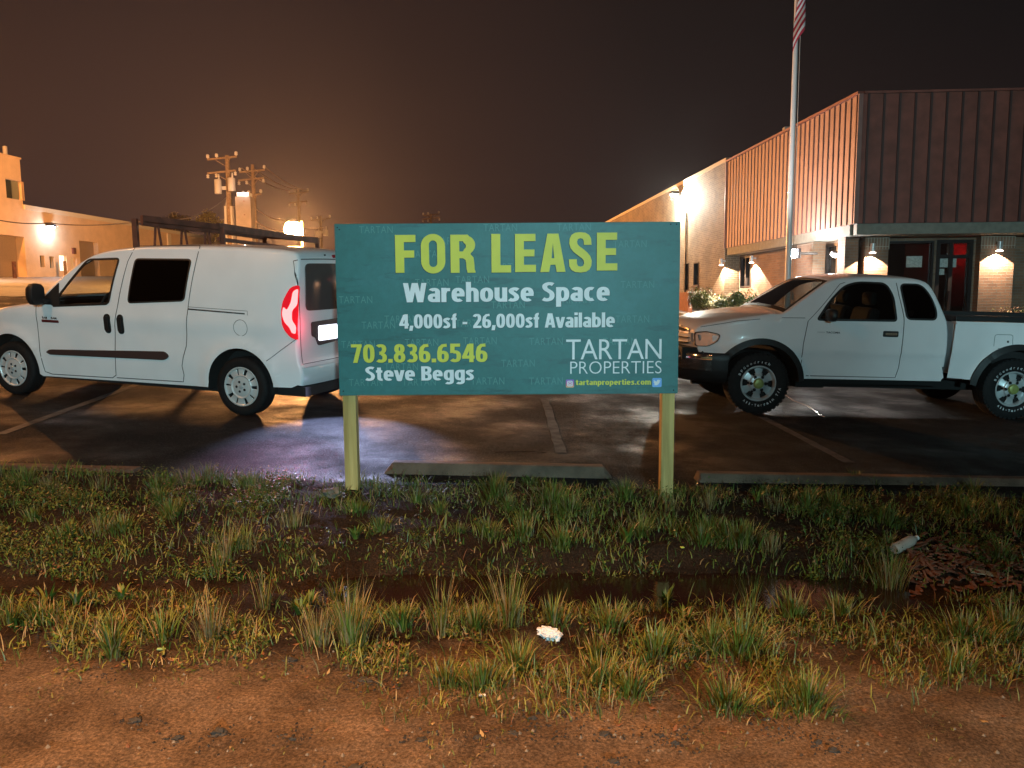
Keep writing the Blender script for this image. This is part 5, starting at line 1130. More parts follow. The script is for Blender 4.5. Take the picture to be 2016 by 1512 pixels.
# ------------------------------------------------------------------ utility poles and lines
def upole(px, ytop, Y, arms, tanks=(), rad=.17, lean=0, **k):
    p = at(px, ytop, Y); zg = G(p.x, Y); root = empty('utility_pole', (p.x, Y, zg), **k); ht = p.z - zg
    mb = MB(); mb.tube([(lean, 0, -.3), (lean * .5, 0, ht * .5), (0, 0, ht)], [rad * 1.25, rad * 1.1, rad * .8], 12); mb.build('pole', M['pole'], root, smooth=True)
    for (pa, pb, ya, below) in arms:
        a = at(pa, ya + (pb - pa) * .004, Y) - root.location; b_ = at(pb, ya - (pb - pa) * .10, Y) - root.location
        a.y = -.22; b_.y = -.22; mb = MB(); mb.bar(a, b_, .11, .14); mb.bar((0, -.15, (a.z + b_.z) / 2 - .7), a.lerp(b_, .22) , .03, .05); mb.bar((0, -.15, (a.z + b_.z) / 2 - .7), a.lerp(b_, .78), .03, .05); arm = mb.build('crossarm', M['pole'], root)
        for f in (.02, .32, .98):
            q = a.lerp(b_, f); mb = MB(); sg = -1 if below else 1
            mb.lathe([(0.001, 0), (.04, .02), (.045, .12), (.13, .15), (.14, .24), (.08, .26), (.13, .29), (.13, .37), (.05, .43), (0.001, .44)] if sg > 0 else [(0.001, -.42), (.12, -.38), (.13, -.30), (.06, -.26), (.12, -.22), (.12, -.14), (.03, -.1), (0.001, 0)], 12, 'Z', q); ins = mb.build('insulator', M['porc'], root, smooth=40)
    for (t0, t1, ya, yb) in tanks:
        a = at((t0 + t1) / 2, ya, Y) - root.location; b_ = at((t0 + t1) / 2, yb, Y) - root.location; r_ = (t1 - t0) / 2 / F * Y
        mb = MB(); mb.lathe([(0.001, 0), (r_ * .96, 0), (r_, .05), (r_, a.z - b_.z - .05), (r_ * .9, a.z - b_.z), (0.001, a.z - b_.z + .05)], 20, 'Z', (a.x, -.45, b_.z)); mb.bar((a.x, -.4, b_.z + .5), (0, 0, b_.z + .5), .1, .3)
        mb.lathe([(0.001, .45), (.06, .40), (.08, .1), (.05, -.1)], 10, 'Z', (a.x + .1, -.45, a.z)); mb.build('transformer', M['tank'], root, smooth=40)
    return root
PA = upole(447, 306, 66, [(410, 468, 315, False), (410, 466, 342, True)], [(426, 439, 355, 383), (452, 466, 352, 378)], .22, label='tall utility pole with two grey transformers above the steel rack', cat='utility pole', group='utility poles behind the van')
mb = MB(); 
for ox in (-.35, .28, .5): mb.tube([(ox, -.2, 0), (ox * .8, -.2, 6.2)], .11, 8)
mb.tube([(-1.2, -.1, 0), (0, 0, 8.2)], .035, 6); mb.build('conduit', M['tank'], PA, smooth=True)
mb = MB(); q = at(497, 322, 72); PB = upole(497, 324, 72, [(473, 523, 340, False), (471, 521, 356, True), (480, 516, 386, False)], (), .20, label='second tall utility pole right of the one with transformers', cat='utility pole', group='utility poles behind the van')
PC = upole(587, 372, 96, [(570, 608, 382, False), (570, 606, 400, True)], (), .18, label='faint far utility pole just above the orange lamp', cat='utility pole', group='utility poles behind the van')
PD = upole(631, 425, 100, [(613, 651, 434, False)], [(622, 634, 455, 468), (638, 647, 453, 465)], .17, label='distant orange lit utility pole between the lamp and the sign', cat='utility pole', group='utility poles behind the van')
PE = upole(848, 421, 112, [(833, 865, 425, False), (832, 866, 432, True)], (), .17, label='far utility pole peeking above the top edge of the sign', cat='utility pole')
a = at(481, 376, 64.5); b_ = at(481, 470, 64.5); zg = G(a.x, 64.5); cab = empty('metal_equipment_tower', (a.x, 64.5, zg), label='tall grey panelled equipment tower between two utility poles', cat='tower')
mb = MB(); hh = a.z - zg - .5; mb.box((0, 0, hh / 2), (1.25, 1.0, hh)); mb.build('tower_wall', mat('grey_panel', (.20, .175, .16), .7, var=.2, scale=1.2), cab, bevel=.02)
mb = MB(); mb.box((0, 0, hh + .17), (1.0, .9, .34)); mb.build('tower_top', mat('white_lit_top', (.75, .8, .78), .4), cab, bevel=.04)  # white light falling on the top is put into its colour
mb = MB()
for z in np.arange(1.0, hh - .2, 1.1): mb.box((.1, -.515, z), (.09, .03, .09))
mb.build('bolt', M['rust'], cab)
light('tower_lamp', 'POINT', (0.1, -.9, hh + .5), 60, (.9, 1, 1), .1, cab)
def wire(pts, label, r=.02, m='pole', sag=.4):
    P = [Vector(p) for p in pts]; out_ = []
    for a, b_ in zip(P, P[1:]):
        for k in range(10): t_ = k / 10; q = a.lerp(b_, t_); q.z -= sag * 4 * t_ * (1 - t_); out_.append(q)
    out_.append(P[-1]); mb = MB(); o = out_[0].copy(); mb.tube([q - o for q in out_], r, 6); ob = mb.build('power_line', M[m], smooth=True, label=label, cat='power line', group='power lines between the utility poles'); ob.location = o
M['wire'] = mat('bare_wire', (.45, .33, .25), .4, .5)
wire([at(476, 331, 72), at(571, 376, 96)], 'lowest of the three bare lines from the second pole to the far pole', .05, 'wire'); wire([at(497, 330, 72), at(588, 374, 96)], 'middle bare line from the second pole toward the orange lamp', .05, 'wire')
wire([at(522, 329, 72), at(607, 376, 96)], 'uppermost bare line sloping down right of the second pole', .05, 'wire')
wire([at(497, 405, 72), at(560, 433, 88), at(636, 448, 100)], 'thick spiral cable sloping from the second pole to the lamp', .05, 'wire'); wire([at(505, 436, 70), at(570, 455, 88)], 'short bright low cable left of the orange lamp', .06, 'wire')
wire([at(300, 433, 40), at(446, 388, 66)], 'dark line rising from the rack to the pole with transformers', .03, 'trim', .6); wire([at(-60, 420, 36), at(95, 439, 50), at(300, 433, 40)], 'dark line crossing in front of the warehouse wall', .03, 'trim', .2)
# sodium yard lamp
p = at(577, 452, 45); zg = G(p.x, 45); yl = empty('yard_lamp', (p.x, 45, zg), label='glowing orange sodium lamp on a thin post above the van roof', cat='lamp')
mb = MB(); mb.tube([(.45, .3, 0), (.45, .3, p.z - zg + .5)], [.09, .07], 10); mb.bar((.45, .3, p.z - zg + .35), (0, 0, p.z - zg + .38), .07, .07); mb.build('lamp_post', M['pole'], yl, smooth=True)
mb = MB(); mb.lathe([(0.001, .60), (.18, .56), (.26, .46), (.31, .40)], 20, 'Z', (0, 0, p.z - zg)); mb.build('lamp_hood', M['tank'], yl, smooth=40)
mb = MB(); mb.lathe([(.30, .40), (.44, .24), (.50, .0), (.44, -.26), (.28, -.42), (0.001, -.50)], 24, 'Z', (0, 0, p.z - zg)); mb.build('lamp_globe', M['em_sod'], yl, smooth=True)

# ------------------------------------------------------------------ rusty overhead rack behind the van
A_, B_, Cc = Vector((-5.68, 12.05)), Vector((-4.87, 13.0)), Vector((-4.10, 16.5)); off_ = Vector((-1.35, .35)); zr = 2.76
rk = empty('steel_rack', (A_.x, A_.y, G(*A_)), label='rusty steel overhead rack rising behind the white van roof', cat='rack'); ro = Vector(rk.location)
def V3(p, z): return Vector((p.x, p.y, z)) - ro
L0 = A_ + Vector((-.45, .1)); Dd = A_ + (Cc - B_)
mb = MB(); mb.bar(V3(A_, zr), V3(B_, zr - .05), .07, .09); mb.bar(V3(A_, zr - .085), V3(B_, zr - .135), .05, .05); rr_ = mb.build('front_beam', M['rust'], rk)
mb = MB(); mb.bar(V3(B_, zr - .04), V3(Cc, zr - .03), .06, .11); mb.build('side_beam', M['rust'], rk); mb = MB(); mb.bar(V3(Dd, zr), V3(Cc, zr), .07, .09); mb.bar(V3(A_, zr - .02), V3(Dd, zr - .02), .06, .10); mb.build('rear_beam', M['rust'], rk)
mb = MB(); mb.bar(V3(B_, zr - .25), V3(Cc, zr - .25), .05, .06); mb.build('lower_rail', M['rust'], rk)
for q, zz in ((A_ + Vector((-.10, -.02)), zr - .01), (B_ + Vector((.05, .05)), zr - .05), (Cc, zr - .05), (Dd, zr - .05)):
    mb = MB(); mb.bar(V3(q, G(q.x, q.y) - .02), V3(q, zz), .07, .075, (1, 0, 0)); mb.build('leg', M['rust'], rk)
for f in (.18, .52, .84):
    q = A_.lerp(B_, f)
    for s_ in (-1, 1):
        e = q + Vector((.075 * s_, .02)); f2 = q + Vector((.02 * s_, .0)); mb = MB(); mb.bar(V3(f2, zr - .10), V3(e + Vector((.03 * s_, 0)), zr - .9), .028, .028, (1, 0, 0)); mb.build('brace', M['rust'], rk)
mb = MB(); q0, q1 = A_ + Vector((-.12, .02)), B_ + Vector((.08, .1)); mb.bar(V3(q0, zr - .78), V3(q1, zr - .78), .05, .05); mb.build('cross_rail', M['rust'], rk)

# ------------------------------------------------------------------ flagpole and flag
p0 = at(1552, 520, 15.2); zg = G(p0.x, 15.2); fp = empty('flagpole', (p0.x, 15.2, zg), label='tall white metal flagpole in front of the brick building', cat='flagpole')
mb = MB(); mb.lathe([(0.001, 9.6), (.034, 9.6), (.062, .0), (.062, 0)], 24); mb.build('pole', M['alu'], fp, smooth=40)
mb = MB(); mb.lathe([(.17, 0), (.17, .04), (.10, .09), (.066, .14)], 24); mb.build('base_collar', M['alu'], fp, smooth=40)
mb = MB(); mb.lathe([(0.001, .14), (.07, .10), (.09, .04), (.07, -.03), (0.001, -.04)], 20, 'Z', (0, 0, 9.66)); mb.build('ball_finial', M['chrome'], fp, smooth=True)
mb = MB(); mb.tube([(.075, -.05, 1.2), (.06, -.05, 9.4)], .006, 5); mb.box((.08, -.06, 1.25), (.03, .04, .14)); mb.build('halyard', M['porc'], fp)
zb_ = at(1567, 100, 15.2).z
fx = at(1560, 50, 15.2).x; me_v = []; NU, NV = 60, 40; zt_ = zb_ + 2.75
mb = MB(); V_ = []
for j in range(NV + 1):
    for i in range(NU + 1):
        u, v = i / NU, j / NV
        z = zt_ - 1.15 * v - 1.60 * (u ** .8) + .05 * math.sin(u * 17) * u
        ph = u * 9.5 + v * 1.2; amp = .055 + .075 * (1 - v * .35) * (0.5 + .5 * u) * math.exp(-((zb_ + .2 - z) * 1.5) if z < zb_ + .2 else 0)
        x = .05 + amp * math.sin(ph) * 1.0 - .03 * u + .03 * v * (1 - u); y = -.07 - .05 * math.cos(ph * 1.3 + 1) - .02 * math.sin(v * 9)
        V_.append((x, y, z - zg))
fl_mat = bpy.data.materials.new('flag_cloth'); fl_mat.use_nodes = True; t = fl_mat.node_tree; b = t.nodes['Principled BSDF']; b.inputs['Roughness'].default_value = .8
uvn = N(t, 'ShaderNodeUVMap'); uvn.uv_map = 'UVMap'; sx = N(t, 'ShaderNodeSeparateXYZ'); t.links.new(uvn.outputs[0], sx.inputs[0])
m1 = N(t, 'ShaderNodeMath', operation='MULTIPLY'); t.links.new(sx.outputs['Y'], m1.inputs[0]); m1.inputs[1].default_value = 6.5
m2 = N(t, 'ShaderNodeMath', operation='FRACT'); t.links.new(m1.outputs[0], m2.inputs[0]); m3 = N(t, 'ShaderNodeMath', operation='LESS_THAN'); t.links.new(m2.outputs[0], m3.inputs[0]); m3.inputs[1].default_value = .5
c1 = N(t, 'ShaderNodeMixRGB'); t.links.new(m3.outputs[0], c1.inputs[0]); c1.inputs[1].default_value = (.75, .72, .74, 1); c1.inputs[2].default_value = (.42, .02, .05, 1)
m4 = N(t, 'ShaderNodeMath', operation='LESS_THAN'); t.links.new(sx.outputs['X'], m4.inputs[0]); m4.inputs[1].default_value = .4; m5 = N(t, 'ShaderNodeMath', operation='LESS_THAN'); t.links.new(sx.outputs['Y'], m5.inputs[0]); m5.inputs[1].default_value = .538
m6 = N(t, 'ShaderNodeMath', operation='MULTIPLY'); t.links.new(m4.outputs[0], m6.inputs[0]); t.links.new(m5.outputs[0], m6.inputs[1]); c2 = N(t, 'ShaderNodeMixRGB'); t.links.new(m6.outputs[0], c2.inputs[0]); t.links.new(c1.outputs[0], c2.inputs[1]); c2.inputs[2].default_value = (.02, .03, .12, 1); t.links.new(c2.outputs[0], b.inputs['Base Color'])
for j in range(NV):
    for i in range(NU):
        q = lambda a, c_: V_[c_ * (NU + 1) + a]; uvq = [((i + a) / NU, (j + c_) / NV) for a, c_ in ((0, 0), (1, 0), (1, 1), (0, 1))]
        mb.quad(q(i, j), q(i + 1, j), q(i + 1, j + 1), q(i, j + 1), uvq)
fl = mb.build('flag', fl_mat, smooth=80, merge=True, label='limp striped red and white flag hanging on the flagpole', cat='flag'); fl.location = (p0.x, 15.2, zg)

mb = MB(); mb.lathe([(0.001, 0), (.10, 0), (.12, .22), (.11, .22)], 16, 'Z', (-.75, -.55, .02)); up_ = mb.build('added_uplight_housing', M['trim'], fp, smooth=35)
light('added_uplight', 'SPOT', (-.75, -.55, .22), 1500, (1, 1, 1), .03, fp, (.75, .55, 7.0), 26, .8)  # added lamp hidden behind the truck to brighten the pole

# ------------------------------------------------------------------ street lamps behind and beside the camera (they light the scene)
SOD2 = (1, .45, .17)
def street_lamp(x, y, ht, color, power, label, aim, cone=0):
    zg = H(x, y) if y < 5.9 else G(x, y); r_ = empty('street_lamp', (x, y, zg), label=label, cat='street lamp', group='street lamps beside the road'); a = Vector(aim).normalized() * 1.2
    mb = MB(); mb.tube([(-a.x, -a.y, -.2), (-a.x, -a.y, ht - .4), (-a.x * .7, -a.y * .7, ht), (0, 0, ht + .12)], [.10, .07, .05, .04], 10); mb.build('post', M['tank'], r_, smooth=True)
    mb = MB(); mb.box((0, 0, ht + .10), (.34, .6, .12)); mb.build('lamp_head', M['tank'], r_, bevel=.03)
    mb = MB(); mb.box((0, 0, ht + .02), (.24, .40, .03)); mb.build('lamp_lens', emis('lens_' + label[:6], color, 25), r_)
    if cone: light('lamp_light', 'SPOT', (0, 0, ht - .12), power, color, .12, r_, (0, 0, -1), cone, .85)
    else: light('lamp_light', 'POINT', (0, 0, ht - .12), power, color, .12, r_)
street_lamp(3.2, -13, 4.3, COOL, 9600, 'cool white street lamp across the road behind the photographer', (0, -1, 0))
street_lamp(-10.5, 9.5, 8.0, SODIUM, 1200, 'sodium street lamp beside the lot left of the van', (-1, 0, 0))
street_lamp(-8.5, 3.2, 7.5, SODIUM, 700, 'sodium street lamp standing on the verge left of the ditch', (-1, 0, 0))

street_lamp(-2.2, -.9, 8.0, SOD2, 9800, 'shielded sodium street lamp above the dirt beside the photographer', (1, .1, 0), 88)
street_lamp(-38.0, 46, 8.0, COOL, 9000, 'cool shielded lamp over the pavement by the warehouse', (-1, 0, 0), 110)
street_lamp(-37.0, 43, 9.5, (1, .36, .09), 21000, 'tall sodium lamp lighting the long warehouse wall', (-1, .2, 0))  # added out-of-frame lamp, boosts the orange on the warehouse wall

# ------------------------------------------------------------------ night haze
mh = bpy.data.materials.new('haze'); mh.use_nodes = True; t = mh.node_tree; t.nodes.clear(); o_ = N(t, 'ShaderNodeOutputMaterial'); pv = N(t, 'ShaderNodeVolumePrincipled')
pv.inputs['Color'].default_value = (.9, .88, .88, 1); pv.inputs['Density'].default_value = .0003; pv.inputs['Anisotropy'].default_value = .72; t.links.new(pv.outputs[0], o_.inputs['Volume'])
mb = MB(); mb.box((0, 80, 12), (370, 250, 40)); mb.build('haze', mh, kind='stuff')

# ------------------------------------------------------------------ vegetation
rs = np.random.RandomState(5)
def ground_pt(px, py):
    """world point where the view ray of a measured pixel meets the verge"""
    r = ray(px, py); z = 0
    for _ in range(12): t = (z - EZ) / r.z; x, y = r.x * t, r.y * t; z = H(x, y)
    return x, y, z
class Blades:
    def __init__(s): s.V = []; s.F = []; s.M = []; s.n = 0
    def blades(s, base, h, w, az, bend, mi, fold=0):
        """base (n,3) h w az bend mi arrays: curved tapering grass blades of three segments"""
        n = len(h)
        if n == 0: return
        d = np.stack([np.cos(az), np.sin(az), np.zeros(n)], 1); sd_ = np.stack([-np.sin(az + fold), np.cos(az + fold), np.zeros(n)], 1); up = np.array([0, 0, 1.])
        rows = []
        for t, ww in ((0, .8), (.35, 1), (.7, .75), (1, 0)):
            ang = bend * t; c = base + d * (h * t * np.sin(ang * .6 + .12))[:, None] + up * (h * t * np.cos(ang * .75))[:, None]
            if ww: rows += [c - sd_ * (w * ww * .5)[:, None], c + sd_ * (w * ww * .5)[:, None]]
            else: rows.append(c)
        A = np.stack(rows, 1).reshape(-1, 3); s.V.append(A); b = s.n + 7 * np.arange(n)
        q = lambda *k: np.stack([b + i for i in k], 1)
        for f in (q(0, 1, 3, 2), q(2, 3, 5, 4)): s.F += f.tolist()
        s.F += q(4, 5, 6).tolist(); s.M += list(mi) * 3; s.n += 7 * n
    def leaves(s, base, L, w, az, tilt, mi):
        """folded oval leaves: base, along azimuth az rising by tilt"""
        n = len(L)
        if n == 0: return
        d = np.stack([np.cos(az) * np.cos(tilt), np.sin(az) * np.cos(tilt), np.sin(tilt)], 1); sd_ = np.stack([-np.sin(az), np.cos(az), np.zeros(n)], 1)
        nn = np.cross(d, sd_); c = base; P = [c, c + d * (L * .45)[:, None] - sd_ * (w * .5)[:, None] - nn * (w * .2)[:, None], c + d * L[:, None] - nn * (L * -.12)[:, None], c + d * (L * .45)[:, None] + sd_ * (w * .5)[:, None] - nn * (w * .2)[:, None]]
        A = np.stack(P, 1).reshape(-1, 3); s.V.append(A); b = s.n + 4 * np.arange(n)
        s.F += np.stack([b, b + 1, b + 2], 1).tolist() + np.stack([b, b + 2, b + 3], 1).tolist(); s.M += list(mi) * 2; s.n += 4 * n
    def build(s, name, mats, **k):
        me = bpy.data.meshes.new(name); me.from_pydata(np.concatenate(s.V).tolist(), [], s.F)
        for m in mats: me.materials.append(m)
        me.polygons.foreach_set('material_index', s.M); me.shade_smooth(); o = bpy.data.objects.new(name, me); COL.objects.link(o)
        par = k.pop('parent', None)
        if par: o.parent = par
        return tag(o, **k)
LM = [M['leaf1'], M['leaf2'], M['leaf3'], M['leaf4'], M['leaf5']]
def nz2(x, y, s, o=0): return noise.noise(Vector((x * s, y * s, o)))
def hcorr(y): return 0
GR = Blades(); WD = Blades()
def scatter(n, x0, x1, y0, y1, dens):
    P = []
    X = rs.uniform(x0, x1, n); Y = rs.uniform(y0, y1, n); U = rs.rand(n)
    for x, y, u in zip(X, Y, U):
        if abs(x) > .72 * y + .4: continue
        if u < dens(x, y): P.append((x, y, H(x, y) - .004))
    return np.array(P) if P else np.zeros((0, 3))
def sm(a, b, v): t = max(0, min(1, (v - a) / (b - a))); return t * t * (3 - 2 * t)
def ditch(x): return -.12 * noise.noise(Vector((x * .55, 0, 11.3)))
# near strip between dirt and ditch: where it begins wanders
def edge(x): return 2.98 + .18 * nz2(x, 0, .8, 4) + .10 * nz2(x, 0, 2.3, 9) - .42 * sm(-.85, -.35, x) + .10 * sm(1.6, 2.6, x)
def d_near(x, y):
    e = edge(x); yy = y - ditch(x)
    if y > (3.84 if -.9 < x < 2.2 else 4.0) + ditch(x): return 0
    return sm(e - .12, e + .25, y) * (.12 + .88 * sm(-.12, .22, nz2(x, y, 2.6, 2))) * (1 - .35 * sm(1.5, 2.4, x))
def put_grass(P, hlo, hhi, wlo, whi, probs, bend=(.3, 1.5), B_=GR):
    n = len(P); 
    if n: B_.blades(P, rs.uniform(hlo, hhi, n), rs.uniform(wlo, whi, n), rs.uniform(0, 6.283, n), rs.uniform(*bend, n), rs.choice(5, n, p=probs), rs.uniform(-.8, .8, n)[:, None][:, 0])
put_grass(scatter(30000, -3.2, 3.2, 2.55, 3.95, d_near), .025, .085, .0025, .005, [.22, .36, .22, .12, .08])
put_grass(scatter(9000, -3.2, 3.2, 2.6, 3.95, lambda x, y: d_near(x, y) * sm(0, .3, nz2(x, y, 1.6, 8))), .06, .15, .003, .006, [.28, .40, .22, .05, .05])
# far bank up to the lot
def d_far(x, y):
    v = .20 + .95 * sm(-.12, .25, nz2(x, y, 2.6, 6)); bare = math.exp(-((x + 1.05) / .55) ** 2 - ((y - 4.95) / .45) ** 2) + .8 * math.exp(-((x + .35) / .35) ** 2 - ((y - 5.1) / .25) ** 2) + .7 * math.exp(-((x - 1.6) / .5) ** 2 - ((y - 4.95) / .3) ** 2)
    return v * (1 - .93 * min(1, bare)) * sm((4.02 if x < -.9 or x > 2.3 else 4.20) + ditch(x), (4.2 if x < -.9 or x > 2.3 else 4.32) + ditch(x), y) * (1 - sm(5.72, 5.86, y))
put_grass(scatter(34000, -4.8, 5.0, 4.0, 5.85, d_far), .03, .09, .004, .007, [.30, .34, .14, .18, .04])
put_grass(scatter(14000, -4.8, 5.0, 4.3, 5.85, lambda x, y: d_far(x, y) * sm(.05, .35, nz2(x, y, 1.3, 13))), .07, .16, .004, .007, [.42, .36, .16, .04, .02])
# broad-leaved weeds
def put_weeds(P, lo, hi, probs):
    n = len(P)
    if not n: return
    hh_ = rs.uniform(lo, hi, n); k = 6
    for j in range(k):
        b_ = P.copy(); b_[:, 2] += hh_ * (j + 1) / k; b_[:, 0] += rs.normal(0, .008, n); b_[:, 1] += rs.normal(0, .008, n)
        L = rs.uniform(.010, .028, n); WD.leaves(b_, L, L * rs.uniform(.4, .7, n), rs.uniform(0, 6.283, n), rs.uniform(-.3, .8, n), rs.choice(5, n, p=probs))
def d_wleft(x, y): return d_far(x, y) * (.12 + .88 * sm(-.12, .22, nz2(x, y, 3.2, 41))) * (.9 if x < -1.5 else .3 if x < 1.6 else .8)
put_weeds(scatter(24000, -4.8, 5.0, 4.0, 5.82, d_wleft), .02, .12, [.20, .25, .06, .43, .06])
put_weeds(scatter(2600, -3.2, 3.2, 2.8, 3.85, d_near), .01, .05, [.20, .35, .12, .25, .08])
# low moss-like fringe out on the dirt
put_grass(scatter(9000, -2.8, 2.8, 2.2, 3.2, lambda x, y: .9 * sm(.12, .42, nz2(x, y, 2.6, 21)) * sm(edge(x) - .75, edge(x), y)), .008, .03, .002, .0035, [.15, .45, .25, .1, .05], (.6, 1.9))
# tufts measured off the photograph: (px, py, radius m, height m, blades, tall?)
TF = [(690, 1275, .10, .30, 170, 1), (625, 1270, .09, .20, 120, 2), (415, 1262, .08, .24, 90, 2), (870, 1250, .06, .30, 60, 1), (1000, 1235, .10, .30, 110, 1), (935, 1240, .10, .14, 120, 0), (790, 1235, .12, .13, 140, 0),
      (1020, 1325, .10, .17, 120, 0), (950, 1355, .14, .12, 160, 0), (880, 1350, .12, .11, 120, 0), (1180, 1345, .13, .15, 130, 0), (1240, 1370, .12, .13, 120, 0), (1290, 1290, .15, .15, 150, 0), (1460, 1290, .17, .20, 190, 0), (1400, 1285, .10, .18, 110, 0),
      (1430, 1395, .13, .15, 150, 0), (1590, 1395, .12, .16, 140, 0), (1540, 1390, .08, .12, 60, 0), (1750, 1165, .12, .24, 150, 1), (1480, 1210, .04, .24, 26, 1), (1900, 1260, .20, .16, 190, 0), (1985, 1250, .2, .16, 160, 0), (1880, 1320, .16, .12, 130, 0),
      (80, 1230, .14, .14, 140, 0), (20, 1230, .10, .16, 80, 0), (225, 1245, .10, .12, 80, 0), (520, 1200, .05, .26, 26, 1), (1090, 1230, .12, .16, 90, 0), (1200, 1240, .12, .16, 120, 0), (1560, 1210, .14, .14, 120, 0), (1650, 1210, .14, .13, 120, 0),
      (975, 985, .16, .20, 220, 0), (1085, 1000, .17, .22, 240, 0), (1120, 1010, .14, .16, 160, 0), (1030, 1060, .14, .15, 140, 0), (960, 1085, .12, .15, 120, 0), (1230, 980, .12, .17, 130, 0), (700, 1005, .16, .10, 180, 0), (820, 990, .08, .13, 70, 0), (865, 1010, .08, .12, 70, 0),
      (1455, 1105, .22, .17, 300, 0), (1380, 1100, .12, .14, 130, 0), (750, 1095, .12, .12, 120, 0), (1100, 1080, .10, .14, 90, 0), (1680, 955, .07, .15, 70, 0), (1720, 960, .06, .12, 60, 0), (1590, 1000, .10, .15, 90, 0), (1640, 1010, .12, .17, 130, 0), (1750, 1030, .2, .15, 160, 0), (1900, 1010, .2, .15, 150, 0),
      (370, 955, .12, .17, 90, 2), (410, 945, .10, .15, 80, 2), (200, 950, .1, .15, 60, 2), (445, 1120, .08, .26, 40, 2), (490, 1110, .06, .24, 26, 2), (340, 1010, .15, .12, 130, 0), (240, 1050, .15, .12, 110, 0), (120, 1060, .15, .12, 110, 0), (50, 950, .15, .16, 120, 0)]
for k in range(46):
    tx = rnd.uniform(20, 2000); ty = rnd.choice([rnd.uniform(950, 1110), rnd.uniform(950, 1110), rnd.uniform(1180, 1300)])
    if not (640 < tx < 900 and ty < 1110): TF.append((tx, ty, rnd.uniform(.05, .17), rnd.uniform(.07, .19), rnd.randint(30, 130), rnd.choice([0, 0, 2])))
for px, py, r_, h_, nb, kind in TF:
    x, y, z = ground_pt(px, py); nb = int(nb * 1.25); a = rs.uniform(0, 6.283, nb); q = np.abs(rs.normal(0, .45, nb)) * r_
    X = x + np.cos(a) * q; Y = y + np.sin(a) * q * .8; Z = np.array([H(u, v) for u, v in zip(X, Y)]) - .006
    aa = a + rs.normal(0, .5, nb); bend = np.clip(.25 + q / r_ * 1.1 + rs.normal(0, .2, nb), .1, 1.7) * (.55 if kind else 1)
    pr = [.45, .35, .15, .05, 0] if kind == 0 else [.30, .30, .40, 0, 0] if kind == 1 else [.08, .27, .65, 0, 0]
    GR.blades(np.stack([X, Y, Z], 1), h_ * rs.uniform(.45, 1.1, nb), rs.uniform(.0028, .0055, nb) * (.75 if kind else 1.15), aa, bend, rs.choice(5, nb, p=pr), rs.uniform(-.7, .7, nb))
# rosettes of long leaves
for px, py, r_ in [(1235, 1115, .13), (95, 1195, .12), (150, 1190, .10), (1310, 1195, .11), (1700, 1200, .09), (590, 1210, .10), (610, 1195, .08), (390, 950, .09), (240, 1180, .08), (1600, 985, .10), (1350, 1225, .08), (900, 1200, .08), (1010, 1215, .09), (700, 1060, .09), (1960, 1010, .1), (1490, 985, .09)]:
    x, y, z = ground_pt(px, py); n = 26; a = rs.uniform(0, 6.283, n); b_ = np.stack([x + np.cos(a) * .012, y + np.sin(a) * .012, np.full(n, z)], 1)
    GR.blades(b_, r_ * rs.uniform(.7, 1.25, n), rs.uniform(.010, .018, n), a, rs.uniform(.3, 1.3, n), rs.choice(5, n, p=[.5, .3, .12, .08, 0]), rs.uniform(-.2, .2, n))
GR.build('verge_grass', LM, kind='stuff'); WD.build('verge_weeds', LM, kind='stuff')
# fallen dead leaves and straw
DL = Blades(); P = scatter(5200, -4.5, 4.6, 2.4, 5.8, lambda x, y: (.25 + .75 * sm(0, .3, nz2(x, y, 1.9, 31))) * (.35 if y < 2.9 else 1) * (0 if (3.7 < y < 4.4 and -1 < x < 2.5) else 1)); n = len(P); P[:, 2] += .008
DL.leaves(P, rs.uniform(.012, .04, n), rs.uniform(.006, .02, n), rs.uniform(0, 6.283, n), rs.uniform(-.1, .35, n), rs.choice([2, 4], n, p=[.3, .7])); DL.build('fallen_leaves', LM, kind='stuff')
# bark and wood litter on the right
BK = MB()
for k in range(420):
    px = rnd.uniform(1790, 2040); py = rnd.gauss(1112, 26); x, y, z = ground_pt(px, min(max(py, 1055), 1190)); L = rnd.uniform(.02, .085)
    BK.box((x, y, z + rnd.uniform(.0, .03)), (L, rnd.uniform(.010, .024), rnd.uniform(.004, .010)), Matrix.Rotation(rnd.uniform(0, 6.28), 3, 'Z') @ Matrix.Rotation(rnd.gauss(0, .35), 3, 'Y'))
BK.build('bark_litter', M['chip'], kind='stuff')
